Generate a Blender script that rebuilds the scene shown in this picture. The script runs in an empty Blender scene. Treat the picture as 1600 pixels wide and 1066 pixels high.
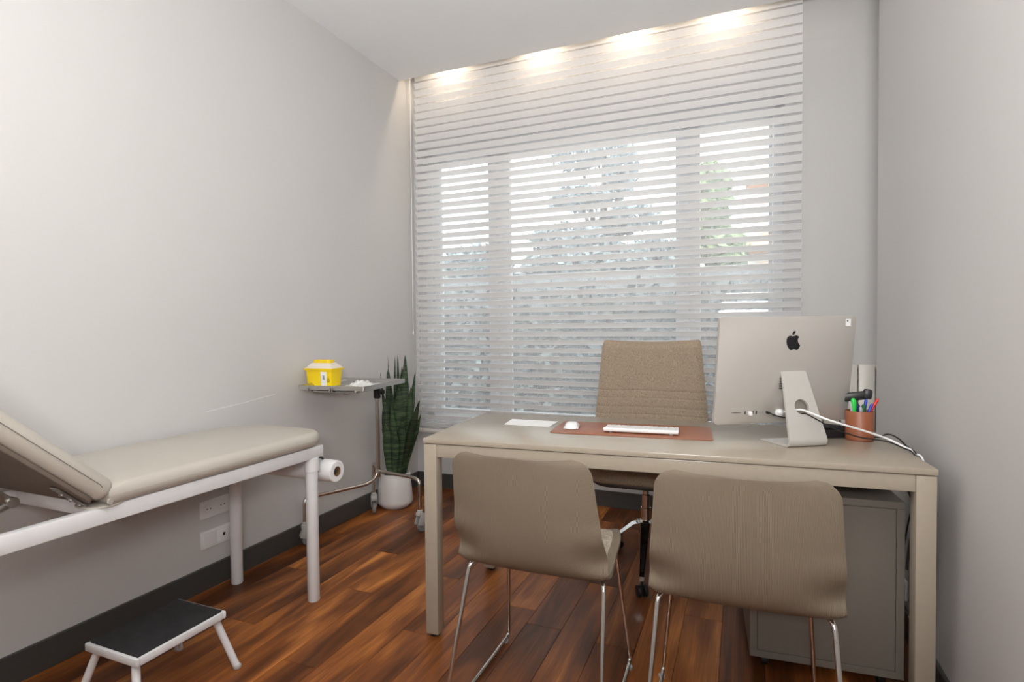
import bpy, bmesh, math, random
from mathutils import Vector, Matrix
random.seed(7)
C = bpy.context.scene.collection
SC = bpy.context.scene
PI = math.pi

# ------------------------------------------------------------------ camera
YAW, PITCH, ROLL = 0.3922, -0.025, -0.0091
fw = Vector((-math.sin(YAW)*math.cos(PITCH), math.cos(YAW)*math.cos(PITCH), math.sin(PITCH)))
rt0 = Vector((math.cos(YAW), math.sin(YAW), 0)); up0 = rt0.cross(fw)
rt = rt0*math.cos(ROLL)+up0*math.sin(ROLL); up = -rt0*math.sin(ROLL)+up0*math.cos(ROLL)
cd = bpy.data.cameras.new('camera'); cam = bpy.data.objects.new('camera', cd); C.objects.link(cam)
cam.matrix_world = Matrix(((rt.x, up.x, -fw.x, 0), (rt.y, up.y, -fw.y, 0), (rt.z, up.z, -fw.z, 1.1458), (0, 0, 0, 1)))
cd.sensor_width = 36; cd.lens = 870.4/1600*36; cd.clip_start = 0.02; cd.clip_end = 200
SC.camera = cam

# ------------------------------------------------------------------ world, sun, lights, exposure
w = bpy.data.worlds.new('world'); SC.world = w; w.use_nodes = True
bg = w.node_tree.nodes['Background']; bg.inputs[0].default_value = (0.86, 0.93, 1.0, 1); bg.inputs[1].default_value = 5.2
sd = bpy.data.lights.new('sun', 'SUN'); sun = bpy.data.objects.new('sun', sd); C.objects.link(sun)
sd.energy = 6.0; sd.angle = 0.02; sd.color = (1, 0.86, 0.68)
sun.rotation_euler = Vector((0.25, 1.0, -0.75)).to_track_quat('-Z', 'Y').to_euler()


def area(name, loc, target, sx, sy, energy, color):
    d = bpy.data.lights.new(name, 'AREA'); d.shape = 'RECTANGLE'; d.size = sx; d.size_y = sy
    d.energy = energy; d.color = color
    o = bpy.data.objects.new(name, d); C.objects.link(o); o.location = loc
    o.rotation_euler = (Vector(target)-Vector(loc)).to_track_quat('-Z', 'Y').to_euler()
    return o


area('photographer_flash', (0.0, -0.12, 1.5), (-0.5, 2.0, 1.35), 0.22, 0.22, 3, (1, 0.95, 0.9))
area('bounced_flash', (0.05, -0.5, 1.45), (-0.12, 0.5, 2.9), 0.6, 0.6, 80, (1, 0.99, 0.975))
area('ceiling_fill_light', (-0.7, -0.1, 2.835), (-0.7, -0.1, 0), 1.8, 1.8, 12, (1, 0.99, 0.97))  # added soft fill below the ceiling, no such fitting known
for i, x in enumerate((-1.86, -1.19, -0.62, -0.10)):
    d = bpy.data.lights.new('recessed_spotlight', 'SPOT'); d.energy = 3.2; d.color = (1, 0.80, 0.58)
    d.spot_size = 3.1; d.spot_blend = 0.5; d.shadow_soft_size = 0.015
    o = bpy.data.objects.new('recessed_spotlight', d); C.objects.link(o); o.location = (x, 3.345, 2.962)
    o.rotation_euler = (0.05, 0, 0)
vs = SC.view_settings
vs.view_transform = 'Standard'; vs.look = 'None'; vs.gamma = 1.0; vs.use_curve_mapping = False
vs.exposure = 0.15

# ------------------------------------------------------------------ materials


def mat(name, col, rough=0.5, metal=0.0, noise=0.0, nscale=20.0, bump=0.0, bscale=200.0, coat=0.0, spec=0.5,
        stretch=None, sub=0.0):
    m = bpy.data.materials.new(name); m.use_nodes = True
    nt = m.node_tree; b = nt.nodes['Principled BSDF']
    b.inputs['Base Color'].default_value = (*col, 1); b.inputs['Roughness'].default_value = rough
    b.inputs['Metallic'].default_value = metal; b.inputs['Coat Weight'].default_value = coat
    b.inputs['Specular IOR Level'].default_value = spec
    tc = nt.nodes.new('ShaderNodeTexCoord'); mp = nt.nodes.new('ShaderNodeMapping')
    nt.links.new(tc.outputs['Object'], mp.inputs[0])
    if stretch: mp.inputs['Scale'].default_value = stretch
    if noise > 0:
        n = nt.nodes.new('ShaderNodeTexNoise'); n.inputs['Scale'].default_value = nscale; n.inputs['Detail'].default_value = 4
        r = nt.nodes.new('ShaderNodeValToRGB')
        r.color_ramp.elements[0].position = 0.3; r.color_ramp.elements[1].position = 0.7
        r.color_ramp.elements[0].color = (*[c*(1-noise) for c in col], 1)
        r.color_ramp.elements[1].color = (*[min(1, c*(1+noise)) for c in col], 1)
        nt.links.new(mp.outputs[0], n.inputs[0]); nt.links.new(n.outputs[0], r.inputs[0]); nt.links.new(r.outputs[0], b.inputs['Base Color'])
    if bump > 0:
        n = nt.nodes.new('ShaderNodeTexNoise'); n.inputs['Scale'].default_value = bscale; n.inputs['Detail'].default_value = 3
        bp = nt.nodes.new('ShaderNodeBump'); bp.inputs['Strength'].default_value = bump; bp.inputs['Distance'].default_value = 0.002
        nt.links.new(mp.outputs[0], n.inputs[0]); nt.links.new(n.outputs[0], bp.inputs['Height']); nt.links.new(bp.outputs[0], b.inputs['Normal'])
    return m


def emis(name, col, s):
    m = bpy.data.materials.new(name); m.use_nodes = True
    b = m.node_tree.nodes['Principled BSDF']; b.inputs['Emission Color'].default_value = (*col, 1); b.inputs['Emission Strength'].default_value = s
    return m


wall_m = mat('wall_paint', (0.60, 0.59, 0.58), 0.75, noise=0.012, nscale=1.5, bump=0.12, bscale=160)
ceil_m = mat('ceiling_paint', (0.87, 0.875, 0.88), 0.85, bump=0.05, bscale=120)
skirt_m = mat('grey_skirting', (0.062, 0.060, 0.056), 0.45)
white_pvc = mat('white_frame', (0.80, 0.81, 0.82), 0.35)
white_metal = mat('white_enamel', (0.78, 0.78, 0.79), 0.3, noise=0.02)
vinyl = mat('beige_vinyl', (0.50, 0.465, 0.41), 0.42, noise=0.03, nscale=4, bump=0.15, bscale=400)
board_m = mat('underside_board', (0.16, 0.125, 0.10), 0.7, noise=0.1)
steel = mat('bare_steel', (0.42, 0.41, 0.38), 0.35, 1.0)
chrome = mat('chrome', (0.72, 0.70, 0.68), 0.12, 1.0)
chrome2 = mat('brushed_chrome', (0.62, 0.57, 0.52), 0.22, 1.0)
stainless = mat('stainless_tray', (0.55, 0.54, 0.52), 0.3, 1.0)
black_pl = mat('black_plastic', (0.012, 0.012, 0.013), 0.4)
black_rub = mat('black_rubber', (0.018, 0.018, 0.019), 0.75, noise=0.35, nscale=30, bump=0.3, bscale=300)
grey_pl = mat('grey_plastic', (0.45, 0.44, 0.42), 0.5)
grey_rub = mat('grey_rubber', (0.20, 0.20, 0.20), 0.6)
desk_m = mat('taupe_laminate', (0.385, 0.33, 0.262), 0.22, noise=0.02, nscale=60, bump=0.03, bscale=500)
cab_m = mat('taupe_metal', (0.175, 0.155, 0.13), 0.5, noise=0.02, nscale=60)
leather = mat('tan_leather', (0.30, 0.100, 0.045), 0.4, noise=0.06, nscale=40, bump=0.25, bscale=350)
leather_d = mat('tan_leather_edge', (0.18, 0.06, 0.03), 0.5)
paper_m = mat('paper', (0.85, 0.85, 0.85), 0.8)
alu = mat('anodised_aluminium', (0.56, 0.53, 0.495), 0.38, 0.45, noise=0.01)
alu_l = mat('stand_aluminium', (0.62, 0.60, 0.565), 0.38, 0.35)
white_pl = mat('white_plastic', (0.85, 0.85, 0.85), 0.25)
white_cable = mat('white_cable', (0.82, 0.82, 0.82), 0.35)
yellow = mat('yellow_plastic', (0.93, 0.66, 0.004), 0.35)
clear_lid = mat('frosted_lid', (0.80, 0.74, 0.66), 0.4)
card_m = mat('cardboard', (0.20, 0.115, 0.055), 0.85)
roll_m = mat('white_tissue', (0.86, 0.86, 0.87), 0.9, bump=0.2, bscale=150)
pot_m = mat('white_ceramic', (0.74, 0.71, 0.70), 0.4)
soil_m = mat('soil', (0.02, 0.015, 0.01), 0.95, noise=0.4, nscale=60, bump=0.8, bscale=80)
rad_m = mat('cream_radiator', (0.74, 0.71, 0.65), 0.35)
red_pl = mat('red_plastic', (0.62, 0.02, 0.015), 0.35)
blue_pl = mat('blue_plastic', (0.02, 0.05, 0.42), 0.35)
green_pl = mat('green_plastic', (0.03, 0.62, 0.08), 0.35)
clear_pl = mat('clear_grey_plastic', (0.45, 0.47, 0.48), 0.2)
wood_pl = mat('tan_pen', (0.45, 0.28, 0.15), 0.4)
led_m = mat('dark_port', (0.03, 0.03, 0.03), 0.5)
socket_d = mat('socket_recess', (0.30, 0.29, 0.28), 0.5)


def shell_mat():
    m = mat('taupe_shell', (0.215, 0.172, 0.125), 0.48)
    nt = m.node_tree; b = nt.nodes['Principled BSDF']
    uv = nt.nodes.new('ShaderNodeUVMap'); sx = nt.nodes.new('ShaderNodeSeparateXYZ'); nt.links.new(uv.outputs[0], sx.inputs[0])
    mu = nt.nodes.new('ShaderNodeMath'); mu.operation = 'MULTIPLY'; mu.inputs[1].default_value = 2*PI*62; nt.links.new(sx.outputs[0], mu.inputs[0])
    si = nt.nodes.new('ShaderNodeMath'); si.operation = 'SINE'; nt.links.new(mu.outputs[0], si.inputs[0])
    ab = nt.nodes.new('ShaderNodeMath'); ab.operation = 'ABSOLUTE'; nt.links.new(si.outputs[0], ab.inputs[0])
    bp = nt.nodes.new('ShaderNodeBump'); bp.inputs['Strength'].default_value = 0.55; bp.inputs['Distance'].default_value = 0.0015
    nt.links.new(ab.outputs[0], bp.inputs['Height']); nt.links.new(bp.outputs[0], b.inputs['Normal'])
    return m


shell_m = shell_mat()


def fabric(name, a, c2, scale):
    m = mat(name, a, 0.9, bump=0.0); nt = m.node_tree; b = nt.nodes['Principled BSDF']
    tc = nt.nodes.new('ShaderNodeTexCoord')
    outs = []
    for st in ((1, 1, 9), (9, 1, 1)):
        mp = nt.nodes.new('ShaderNodeMapping'); mp.inputs['Scale'].default_value = st; nt.links.new(tc.outputs['Object'], mp.inputs[0])
        n = nt.nodes.new('ShaderNodeTexNoise'); n.inputs['Scale'].default_value = scale; n.inputs['Detail'].default_value = 3
        nt.links.new(mp.outputs[0], n.inputs[0]); outs.append(n.outputs[0])
    ad = nt.nodes.new('ShaderNodeMath'); ad.operation = 'ADD'; nt.links.new(outs[0], ad.inputs[0]); nt.links.new(outs[1], ad.inputs[1])
    hf = nt.nodes.new('ShaderNodeMath'); hf.operation = 'MULTIPLY'; hf.inputs[1].default_value = 0.5; nt.links.new(ad.outputs[0], hf.inputs[0])
    r = nt.nodes.new('ShaderNodeValToRGB'); r.color_ramp.elements[0].position = 0.38; r.color_ramp.elements[1].position = 0.62
    r.color_ramp.elements[0].color = (*c2, 1); r.color_ramp.elements[1].color = (*a, 1)
    nt.links.new(hf.outputs[0], r.inputs[0]); nt.links.new(r.outputs[0], b.inputs['Base Color'])
    bp = nt.nodes.new('ShaderNodeBump'); bp.inputs['Strength'].default_value = 0.5; bp.inputs['Distance'].default_value = 0.002
    nt.links.new(hf.outputs[0], bp.inputs['Height']); nt.links.new(bp.outputs[0], b.inputs['Normal'])
    return m


tweed = fabric('tan_tweed', (0.43, 0.34, 0.25), (0.19, 0.145, 0.10), 110)
seat_fab = fabric('sand_fabric', (0.50, 0.43, 0.34), (0.26, 0.21, 0.16), 90)


def wood():
    m = bpy.data.materials.new('walnut_plank'); m.use_nodes = True; nt = m.node_tree; b = nt.nodes['Principled BSDF']
    L = nt.links.new
    tc = nt.nodes.new('ShaderNodeTexCoord'); oi = nt.nodes.new('ShaderNodeObjectInfo')
    cx = nt.nodes.new('ShaderNodeCombineXYZ')
    m1 = nt.nodes.new('ShaderNodeMath'); m1.operation = 'MULTIPLY'; m1.inputs[1].default_value = 37.0; L(oi.outputs['Random'], m1.inputs[0])
    for k in range(3): L(m1.outputs[0], cx.inputs[k])
    va = nt.nodes.new('ShaderNodeVectorMath'); va.operation = 'ADD'; L(tc.outputs['Object'], va.inputs[0]); L(cx.outputs[0], va.inputs[1])
    mp = nt.nodes.new('ShaderNodeMapping'); mp.inputs['Scale'].default_value = (4.6, 0.62, 1); L(va.outputs[0], mp.inputs[0])
    n1 = nt.nodes.new('ShaderNodeTexNoise'); n1.inputs['Scale'].default_value = 1.5; n1.inputs['Detail'].default_value = 3; n1.inputs['Distortion'].default_value = 1.4
    L(mp.outputs[0], n1.inputs[0])
    mp2 = nt.nodes.new('ShaderNodeMapping'); mp2.inputs['Scale'].default_value = (90, 3.5, 1); L(va.outputs[0], mp2.inputs[0])
    n2 = nt.nodes.new('ShaderNodeTexNoise'); n2.inputs['Scale'].default_value = 1.5; n2.inputs['Detail'].default_value = 5
    L(mp2.outputs[0], n2.inputs[0])
    r = nt.nodes.new('ShaderNodeValToRGB'); cr = r.color_ramp
    cr.elements[0].position = 0.30; cr.elements[0].color = (0.080, 0.024, 0.007, 1)
    cr.elements[1].position = 0.80; cr.elements[1].color = (0.72, 0.29, 0.065, 1)
    e = cr.elements.new(0.43); e.color = (0.155, 0.048, 0.013, 1)
    e = cr.elements.new(0.55); e.color = (0.255, 0.080, 0.019, 1)
    e = cr.elements.new(0.66); e.color = (0.42, 0.145, 0.032, 1)
    # per-plank shift of tone
    sh = nt.nodes.new('ShaderNodeMath'); sh.operation = 'MULTIPLY_ADD'; sh.inputs[1].default_value = 0.16; sh.inputs[2].default_value = -0.09
    L(oi.outputs['Random'], sh.inputs[0])
    a1 = nt.nodes.new('ShaderNodeMath'); a1.operation = 'ADD'; L(n1.outputs[0], a1.inputs[0]); L(sh.outputs[0], a1.inputs[1])
    fi = nt.nodes.new('ShaderNodeMath'); fi.operation = 'MULTIPLY_ADD'; fi.inputs[1].default_value = 0.26; fi.inputs[2].default_value = -0.13
    L(n2.outputs[0], fi.inputs[0])
    a2 = nt.nodes.new('ShaderNodeMath'); a2.operation = 'ADD'; L(a1.outputs[0], a2.inputs[0]); L(fi.outputs[0], a2.inputs[1])
    L(a2.outputs[0], r.inputs[0]); L(r.outputs[0], b.inputs['Base Color'])
    b.inputs['Roughness'].default_value = 0.36; b.inputs['Specular IOR Level'].default_value = 0.32
    bp = nt.nodes.new('ShaderNodeBump'); bp.inputs['Strength'].default_value = 0.12; bp.inputs['Distance'].default_value = 0.001
    L(n2.outputs[0], bp.inputs['Height']); L(bp.outputs[0], b.inputs['Normal'])
    return m


wood_m = wood()


def trans_mix(name, col, tr, clear):
    """thin fabric: diffuse + translucent + see-through weave"""
    m = bpy.data.materials.new(name); m.use_nodes = True; nt = m.node_tree; L = nt.links.new
    nt.nodes.remove(nt.nodes['Principled BSDF']); out = nt.nodes['Material Output']
    d = nt.nodes.new('ShaderNodeBsdfDiffuse'); t = nt.nodes.new('ShaderNodeBsdfTranslucent'); x = nt.nodes.new('ShaderNodeBsdfTransparent')
    d.inputs[0].default_value = (*col, 1); t.inputs[0].default_value = (*col, 1)
    a = nt.nodes.new('ShaderNodeMixShader'); a.inputs[0].default_value = tr; L(d.outputs[0], a.inputs[1]); L(t.outputs[0], a.inputs[2])
    b = nt.nodes.new('ShaderNodeMixShader'); b.inputs[0].default_value = clear; L(a.outputs[0], b.inputs[1]); L(x.outputs[0], b.inputs[2])
    L(b.outputs[0], out.inputs[0])
    return m


vane_m = trans_mix('white_vane_fabric', (0.95, 0.95, 0.95), 0.40, 0.0)
sheer_m = trans_mix('sheer_voile', (0.90, 0.90, 0.92), 0.45, 0.74)


def glass():
    m = bpy.data.materials.new('window_glass'); m.use_nodes = True; nt = m.node_tree; L = nt.links.new
    nt.nodes.remove(nt.nodes['Principled BSDF']); out = nt.nodes['Material Output']
    g = nt.nodes.new('ShaderNodeBsdfGlossy'); g.inputs['Roughness'].default_value = 0.02
    x = nt.nodes.new('ShaderNodeBsdfTransparent'); x.inputs[0].default_value = (0.93, 0.96, 0.95, 1)
    f = nt.nodes.new('ShaderNodeFresnel'); a = nt.nodes.new('ShaderNodeMixShader')
    L(f.outputs[0], a.inputs[0]); L(x.outputs[0], a.inputs[1]); L(g.outputs[0], a.inputs[2]); L(a.outputs[0], out.inputs[0])
    return m


glass_m = glass()


def leafmat():
    m = bpy.data.materials.new('snake_leaf'); m.use_nodes = True; nt = m.node_tree; b = nt.nodes['Principled BSDF']; L = nt.links.new
    tc = nt.nodes.new('ShaderNodeTexCoord'); mp = nt.nodes.new('ShaderNodeMapping'); mp.inputs['Scale'].default_value = (6, 6, 75)
    L(tc.outputs['Object'], mp.inputs[0]); n = nt.nodes.new('ShaderNodeTexNoise'); n.inputs['Scale'].default_value = 1.3; n.inputs['Detail'].default_value = 2
    n.inputs['Distortion'].default_value = 0.6
    L(mp.outputs[0], n.inputs[0]); r = nt.nodes.new('ShaderNodeValToRGB'); r.color_ramp.elements[0].position = 0.42; r.color_ramp.elements[1].position = 0.60
    r.color_ramp.elements[0].color = (0.012, 0.028, 0.014, 1); r.color_ramp.elements[1].color = (0.055, 0.095, 0.042, 1)
    oi = nt.nodes.new('ShaderNodeObjectInfo'); hs = nt.nodes.new('ShaderNodeHueSaturation'); ma = nt.nodes.new('ShaderNodeMath'); ma.operation = 'MULTIPLY_ADD'
    ma.inputs[1].default_value = 0.9; ma.inputs[2].default_value = 0.55; L(oi.outputs['Random'], ma.inputs[0]); L(ma.outputs[0], hs.inputs['Value'])
    L(n.outputs[0], r.inputs[0]); L(r.outputs[0], hs.inputs['Color']); L(hs.outputs[0], b.inputs['Base Color']); b.inputs['Roughness'].default_value = 0.4
    return m


leaf_m = leafmat()

# ------------------------------------------------------------------ mesh tools


class MB:
    def __init__(s): s.v = []; s.f = []; s.m = []; s.uv = None

    def add(s, verts, faces, mi=0):
        o = len(s.v); s.v += [tuple(p) for p in verts]; s.f += [tuple(i+o for i in f) for f in faces]; s.m += [mi]*len(faces)
        return s

    def box(s, c, d, bev=0.0, rot=None, mi=0, seg=2):
        bm = bmesh.new(); bmesh.ops.create_cube(bm, size=1)
        for v in bm.verts: v.co = Vector((v.co.x*d[0], v.co.y*d[1], v.co.z*d[2]))
        if bev > 0: bmesh.ops.bevel(bm, geom=bm.edges[:], offset=bev, segments=seg, profile=0.5, affect='EDGES')
        M_ = Matrix.Translation(c) @ (rot.to_4x4() if rot else Matrix())
        bm.verts.index_update()
        s.add([M_ @ v.co for v in bm.verts], [[v.index for v in f.verts] for f in bm.faces], mi); bm.free(); return s

    def tube(s, pts, r, seg=12, caps=True, mi=0, round_r=0, nr=5):
        P = [Vector(p) for p in pts]
        if round_r:
            Q = [P[0]]
            for i in range(1, len(P)-1):
                a, b, c = P[i-1], P[i], P[i+1]; u = (a-b); w_ = (c-b)
                rr = min(round_r, u.length*0.48, w_.length*0.48); p0 = b+u.normalized()*rr; p2 = b+w_.normalized()*rr
                for k in range(nr+1):
                    t = k/nr; Q.append((1-t)**2*p0+2*t*(1-t)*b+t*t*p2)
            Q.append(P[-1]); P = Q
        rad = r if callable(r) else (lambda t: r)
        n = None; rings = []; prevd = None
        for i, p in enumerate(P):
            d = ((P[i+1]-p) if i == 0 else (p-P[i-1]) if i == len(P)-1 else ((P[i+1]-p).normalized()+(p-P[i-1]).normalized())).normalized()
            if n is None:
                a = Vector((0, 0, 1)) if abs(d.z) < 0.9 else Vector((1, 0, 0)); n = (a-d*a.dot(d)).normalized()
            else:
                n = (n-d*n.dot(d)); n.normalize()
            b = d.cross(n); rr = rad(i/(len(P)-1))
            rings.append([p+(n*math.cos(2*PI*k/seg)+b*math.sin(2*PI*k/seg))*rr for k in range(seg)])
        vs_ = [v for rg in rings for v in rg]; fs = []
        for i in range(len(rings)-1):
            for k in range(seg):
                k2 = (k+1) % seg; fs.append((i*seg+k, i*seg+k2, (i+1)*seg+k2, (i+1)*seg+k))
        if caps: fs.append(tuple(range(seg-1, -1, -1))); fs.append(tuple((len(rings)-1)*seg+k for k in range(seg)))
        s.add(vs_, fs, mi); return s

    def lathe(s, prof, c=(0, 0, 0), seg=32, mi=0, rot=None):
        vs_ = []; fs = []
        for r, z in prof:
            for k in range(seg):
                p = Vector((r*math.cos(2*PI*k/seg), r*math.sin(2*PI*k/seg), z))
                if rot: p = rot @ p
                vs_.append(p+Vector(c))
        for i in range(len(prof)-1):
            for k in range(seg):
                k2 = (k+1) % seg; fs.append((i*seg+k, i*seg+k2, (i+1)*seg+k2, (i+1)*seg+k))
        fs.append(tuple(range(seg-1, -1, -1))); fs.append(tuple((len(prof)-1)*seg+k for k in range(seg)))
        s.add(vs_, fs, mi); return s

    def slab(s, outline, z0, z1, r, n=5, mi=0, bulge=0.0):
        """rounded slab from a ccw outline"""
        P = [Vector((x, y, 0)) for x, y in outline]; N = len(P); nm = []
        for i in range(N):
            d = (P[(i+1) % N]-P[i-1]); nm.append(Vector((d.y, -d.x, 0)).normalized())
        lv = [(r-r*math.sin(a*PI/2/n), z0+r-r*math.cos(a*PI/2/n)) for a in range(n+1)]
        lv += [(r-r*math.cos(a*PI/2/n), z1-r+r*math.sin(a*PI/2/n)) for a in range(n+1)]
        rings = [[(p.x-q.x*ins, p.y-q.y*ins, z) for p, q in zip(P, nm)] for ins, z in lv]
        if bulge:
            cx = sum(p.x for p in P)/N; cy = sum(p.y for p in P)/N
            top = rings[-1]
            for t in (0.85, 0.6, 0.3): rings.append([(cx+(x-cx)*t, cy+(y-cy)*t, z+bulge*(1-t*t)) for x, y, z in top])
        vs_ = [v for rg in rings for v in rg]; fs = []
        for i in range(len(rings)-1):
            for k in range(N):
                k2 = (k+1) % N; fs.append((i*N+k, i*N+k2, (i+1)*N+k2, (i+1)*N+k))
        fs.append(tuple(range(N-1, -1, -1))); fs.append(tuple((len(rings)-1)*N+k for k in range(N)))
        s.add(vs_, fs, mi); return s

    def grid(s, fn, nu, nv, mi=0):
        vs_ = [fn(i/nu, j/nv) for j in range(nv+1) for i in range(nu+1)]
        fs = [(j*(nu+1)+i, j*(nu+1)+i+1, (j+1)*(nu+1)+i+1, (j+1)*(nu+1)+i) for j in range(nv) for i in range(nu)]
        s.add(vs_, fs, mi); return s

    def sheet(s, fn, nu, nv, th, mi=0, uv=False):
        """grid with thickness along its normal"""
        top = [Vector(fn(i/nu, j/nv)) for j in range(nv+1) for i in range(nu+1)]; W = nu+1
        def nrm(i, j):
            a = top[j*W+min(i+1, nu)]-top[j*W+max(i-1, 0)]; b = top[min(j+1, nv)*W+i]-top[max(j-1, 0)*W+i]; c = a.cross(b)
            return c.normalized() if c.length > 1e-12 else Vector((0, 0, 1))
        bot = [top[j*W+i]-nrm(i, j)*th for j in range(nv+1) for i in range(W)]
        o = len(top); fs = []
        for j in range(nv):
            for i in range(nu):
                a = j*W+i; fs.append((a, a+1, a+W+1, a+W)); fs.append((a+o, a+W+o, a+W+1+o, a+1+o))
        for i in range(nu):
            fs.append((i+1, i, i+o, i+1+o)); a = nv*W+i; fs.append((a, a+1, a+1+o, a+o))
        for j in range(nv):
            a = j*W; fs.append((a, a+W, a+W+o, a+o)); a = j*W+nu; fs.append((a+W, a, a+o, a+W+o))
        if uv:
            U = [(i/nu, j/nv) for j in range(nv+1) for i in range(W)]; s.uv = (s.uv or [])+U+U
        s.add(top+bot, fs, mi); return s

    def mesh(s, name, mats, ang=35):
        me = bpy.data.meshes.new(name); me.from_pydata(s.v, [], s.f)
        for m in (mats if isinstance(mats, (list, tuple)) else [mats]): me.materials.append(m)
        for p, i in zip(me.polygons, s.m): p.material_index = i; p.use_smooth = True
        if s.uv and len(s.uv) == len(s.v):
            u = me.uv_layers.new(name='UVMap')
            for l in me.loops: u.data[l.index].uv = s.uv[l.vertex_index]
        bm = bmesh.new(); bm.from_mesh(me); bmesh.ops.recalc_face_normals(bm, faces=bm.faces[:]); bm.to_mesh(me); bm.free()
        me.set_sharp_from_angle(angle=math.radians(ang)); me.update()
        return me

    def obj(s, name, mats, parent=None, loc=None, kind=None, ang=35):
        o = bpy.data.objects.new(name, s.mesh(name, mats, ang)); C.objects.link(o)
        if parent is not None: o.parent = parent
        if loc is not None: o.location = loc
        if kind: o['kind'] = kind
        return o


def inst(name, me, parent=None, loc=(0, 0, 0), rot=None, kind=None):
    o = bpy.data.objects.new(name, me); C.objects.link(o); o.location = loc
    if rot: o.rotation_euler = rot
    if parent is not None: o.parent = parent
    if kind: o['kind'] = kind
    return o


def thing(name, label, cat, loc=(0, 0, 0), rz=0.0, group=None):
    o = bpy.data.objects.new(name, None); C.objects.link(o); o.location = loc; o.rotation_euler = (0, 0, rz); o.empty_display_size = 0.1
    o['label'] = label; o['category'] = cat
    if group: o['group'] = group
    return o


def tag(o, label, cat, group=None):
    o['label'] = label; o['category'] = cat
    if group: o['group'] = group
    return o


def copy_tree(o, parent=None):
    c = o.copy(); C.objects.link(c)
    if parent is not None: c.parent = parent
    for ch in [x for x in bpy.data.objects if x.parent == o]: copy_tree(ch, c)
    return c


def rrect(w_, h, r, n=6, cx=0, cy=0):
    out = []
    for sx, sy, a0 in ((1, -1, -PI/2), (1, 1, 0), (-1, 1, PI/2), (-1, -1, PI)):
        for k in range(n+1):
            a = a0+k*PI/2/n; out.append((cx+sx*(w_/2-r)+r*math.cos(a), cy+sy*(h/2-r)+r*math.sin(a)))
    return out


def struct(name, mb, m, parent=None, label=None):
    o = mb.obj(name, m, parent, kind='structure' if parent is None else None)
    if label and parent is None: o['label'] = label
    return o


def rotz(a): return Matrix.Rotation(a, 3, 'Z')
def rotx(a): return Matrix.Rotation(a, 3, 'X')
def roty(a): return Matrix.Rotation(a, 3, 'Y')


# ------------------------------------------------------------------ room shell
XL, XR, H, YC, YW, XF = -2.19, 0.56, 2.85, 3.30, 3.476, 1.05
YN = -3.0
fl = MB().box(((XL+XF)/2, (YN+YW)/2, -0.06), (XF-XL+0.3, YW-YN+0.3, 0.09)).obj('floor', skirt_m, kind='structure')
fl['label'] = 'walnut plank floor with orange and dark brown streaks'
pw, pl = 0.14, 1.22
plank_me = {}


def plank_mesh(L_):
    k = round(L_, 3)
    if k not in plank_me: plank_me[k] = MB().box((0, 0, -0.0075), (pw-0.0012, L_-0.0012, 0.015), 0.0007, seg=1).mesh('plank', wood_m)
    return plank_me[k]


x = -1.61-5*pw+pw/2; row = 0
while x-pw/2 < XF:
    if x+pw/2 > XL-0.02:
        y = YN-pl*((row*0.37+0.13) % 1.0)
        if abs(x+0.69) < 0.02: y = 1.985-3*pl
        if abs(x+1.54) < 0.02: y = 1.968-3*pl
        while y < YW:
            a, b = max(y, YN-0.02), min(y+pl, YW+0.02)
            if b-a > 0.03: inst('plank', plank_mesh(b-a), fl, (x, (a+b)/2, 0))
            y += pl
    x += pw; row += 1

struct('wall_left', MB().box((XL-0.1, (YN+YW)/2, 1.5), (0.2, YW-YN+0.6, 3.2)), wall_m)
struct('wall_right', MB().box((XR+0.3, (YN+2.95)/2, 1.5), (0.6, 2.95-YN, 3.2), 0.003, seg=1), wall_m)
struct('wall_right_alcove', MB().box((XF+0.3, 3.3, 1.5), (0.2, 0.9, 3.2)), wall_m)
struct('wall_near', MB().box((-0.8, YN-0.1, 1.5), (3.6, 0.2, 3.2)), wall_m)
wx0, wx1, wz0, wz1 = -2.155, 0.215, 0.47, 2.44
wf = MB(); xa, xb = XL-0.2, XF+0.3; yc, th = YW+0.09, 0.18
wf.box(((xa+wx0)/2, yc, 1.5), (wx0-xa, th, 3.2)); wf.box(((wx1+xb)/2, yc, 1.5), (xb-wx1, th, 3.2))
wf.box(((wx0+wx1)/2, yc, (wz0-0.1)/2), (wx1-wx0, th, wz0+0.1)); wf.box(((wx0+wx1)/2, yc, (wz1+3.1)/2), (wx1-wx0, th, 3.1-wz1))
struct('wall_far', wf, wall_m)
ce = MB().box(((XL+XF)/2, (YN-0.2+YC)/2, H+0.06), (XF-XL+0.4, YC-YN+0.2, 0.12), 0.002, seg=1)
struct('ceiling', ce, ceil_m)
struct('ceiling_recess', MB().box(((XL+XF)/2, 3.4, 3.025), (XF-XL+0.4, 0.42, 0.1)), ceil_m)
hb = 0.102
struct('baseboard_left', MB().box((XL+0.007, (YN+YW)/2, hb/2), (0.014, YW-YN, hb), 0.002, seg=1), skirt_m)
struct('baseboard_far', MB().box(((XL+XF)/2, YW-0.007, hb/2), (XF-XL-0.03, 0.014, hb), 0.002, seg=1), skirt_m)
struct('baseboard_right', MB().box((XR-0.006, (YN+2.95)/2, hb/2), (0.012, 2.95-YN, hb), 0.002, seg=1), skirt_m)
# thin joint line where a clear wall guard ends behind the couch
struct('trim_1', MB().tube([(XL, 1.75, 0.783), (XL, 1.95, 0.797), (XL, 2.145, 0.817)], 0.0014, 6), white_pvc)

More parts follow.
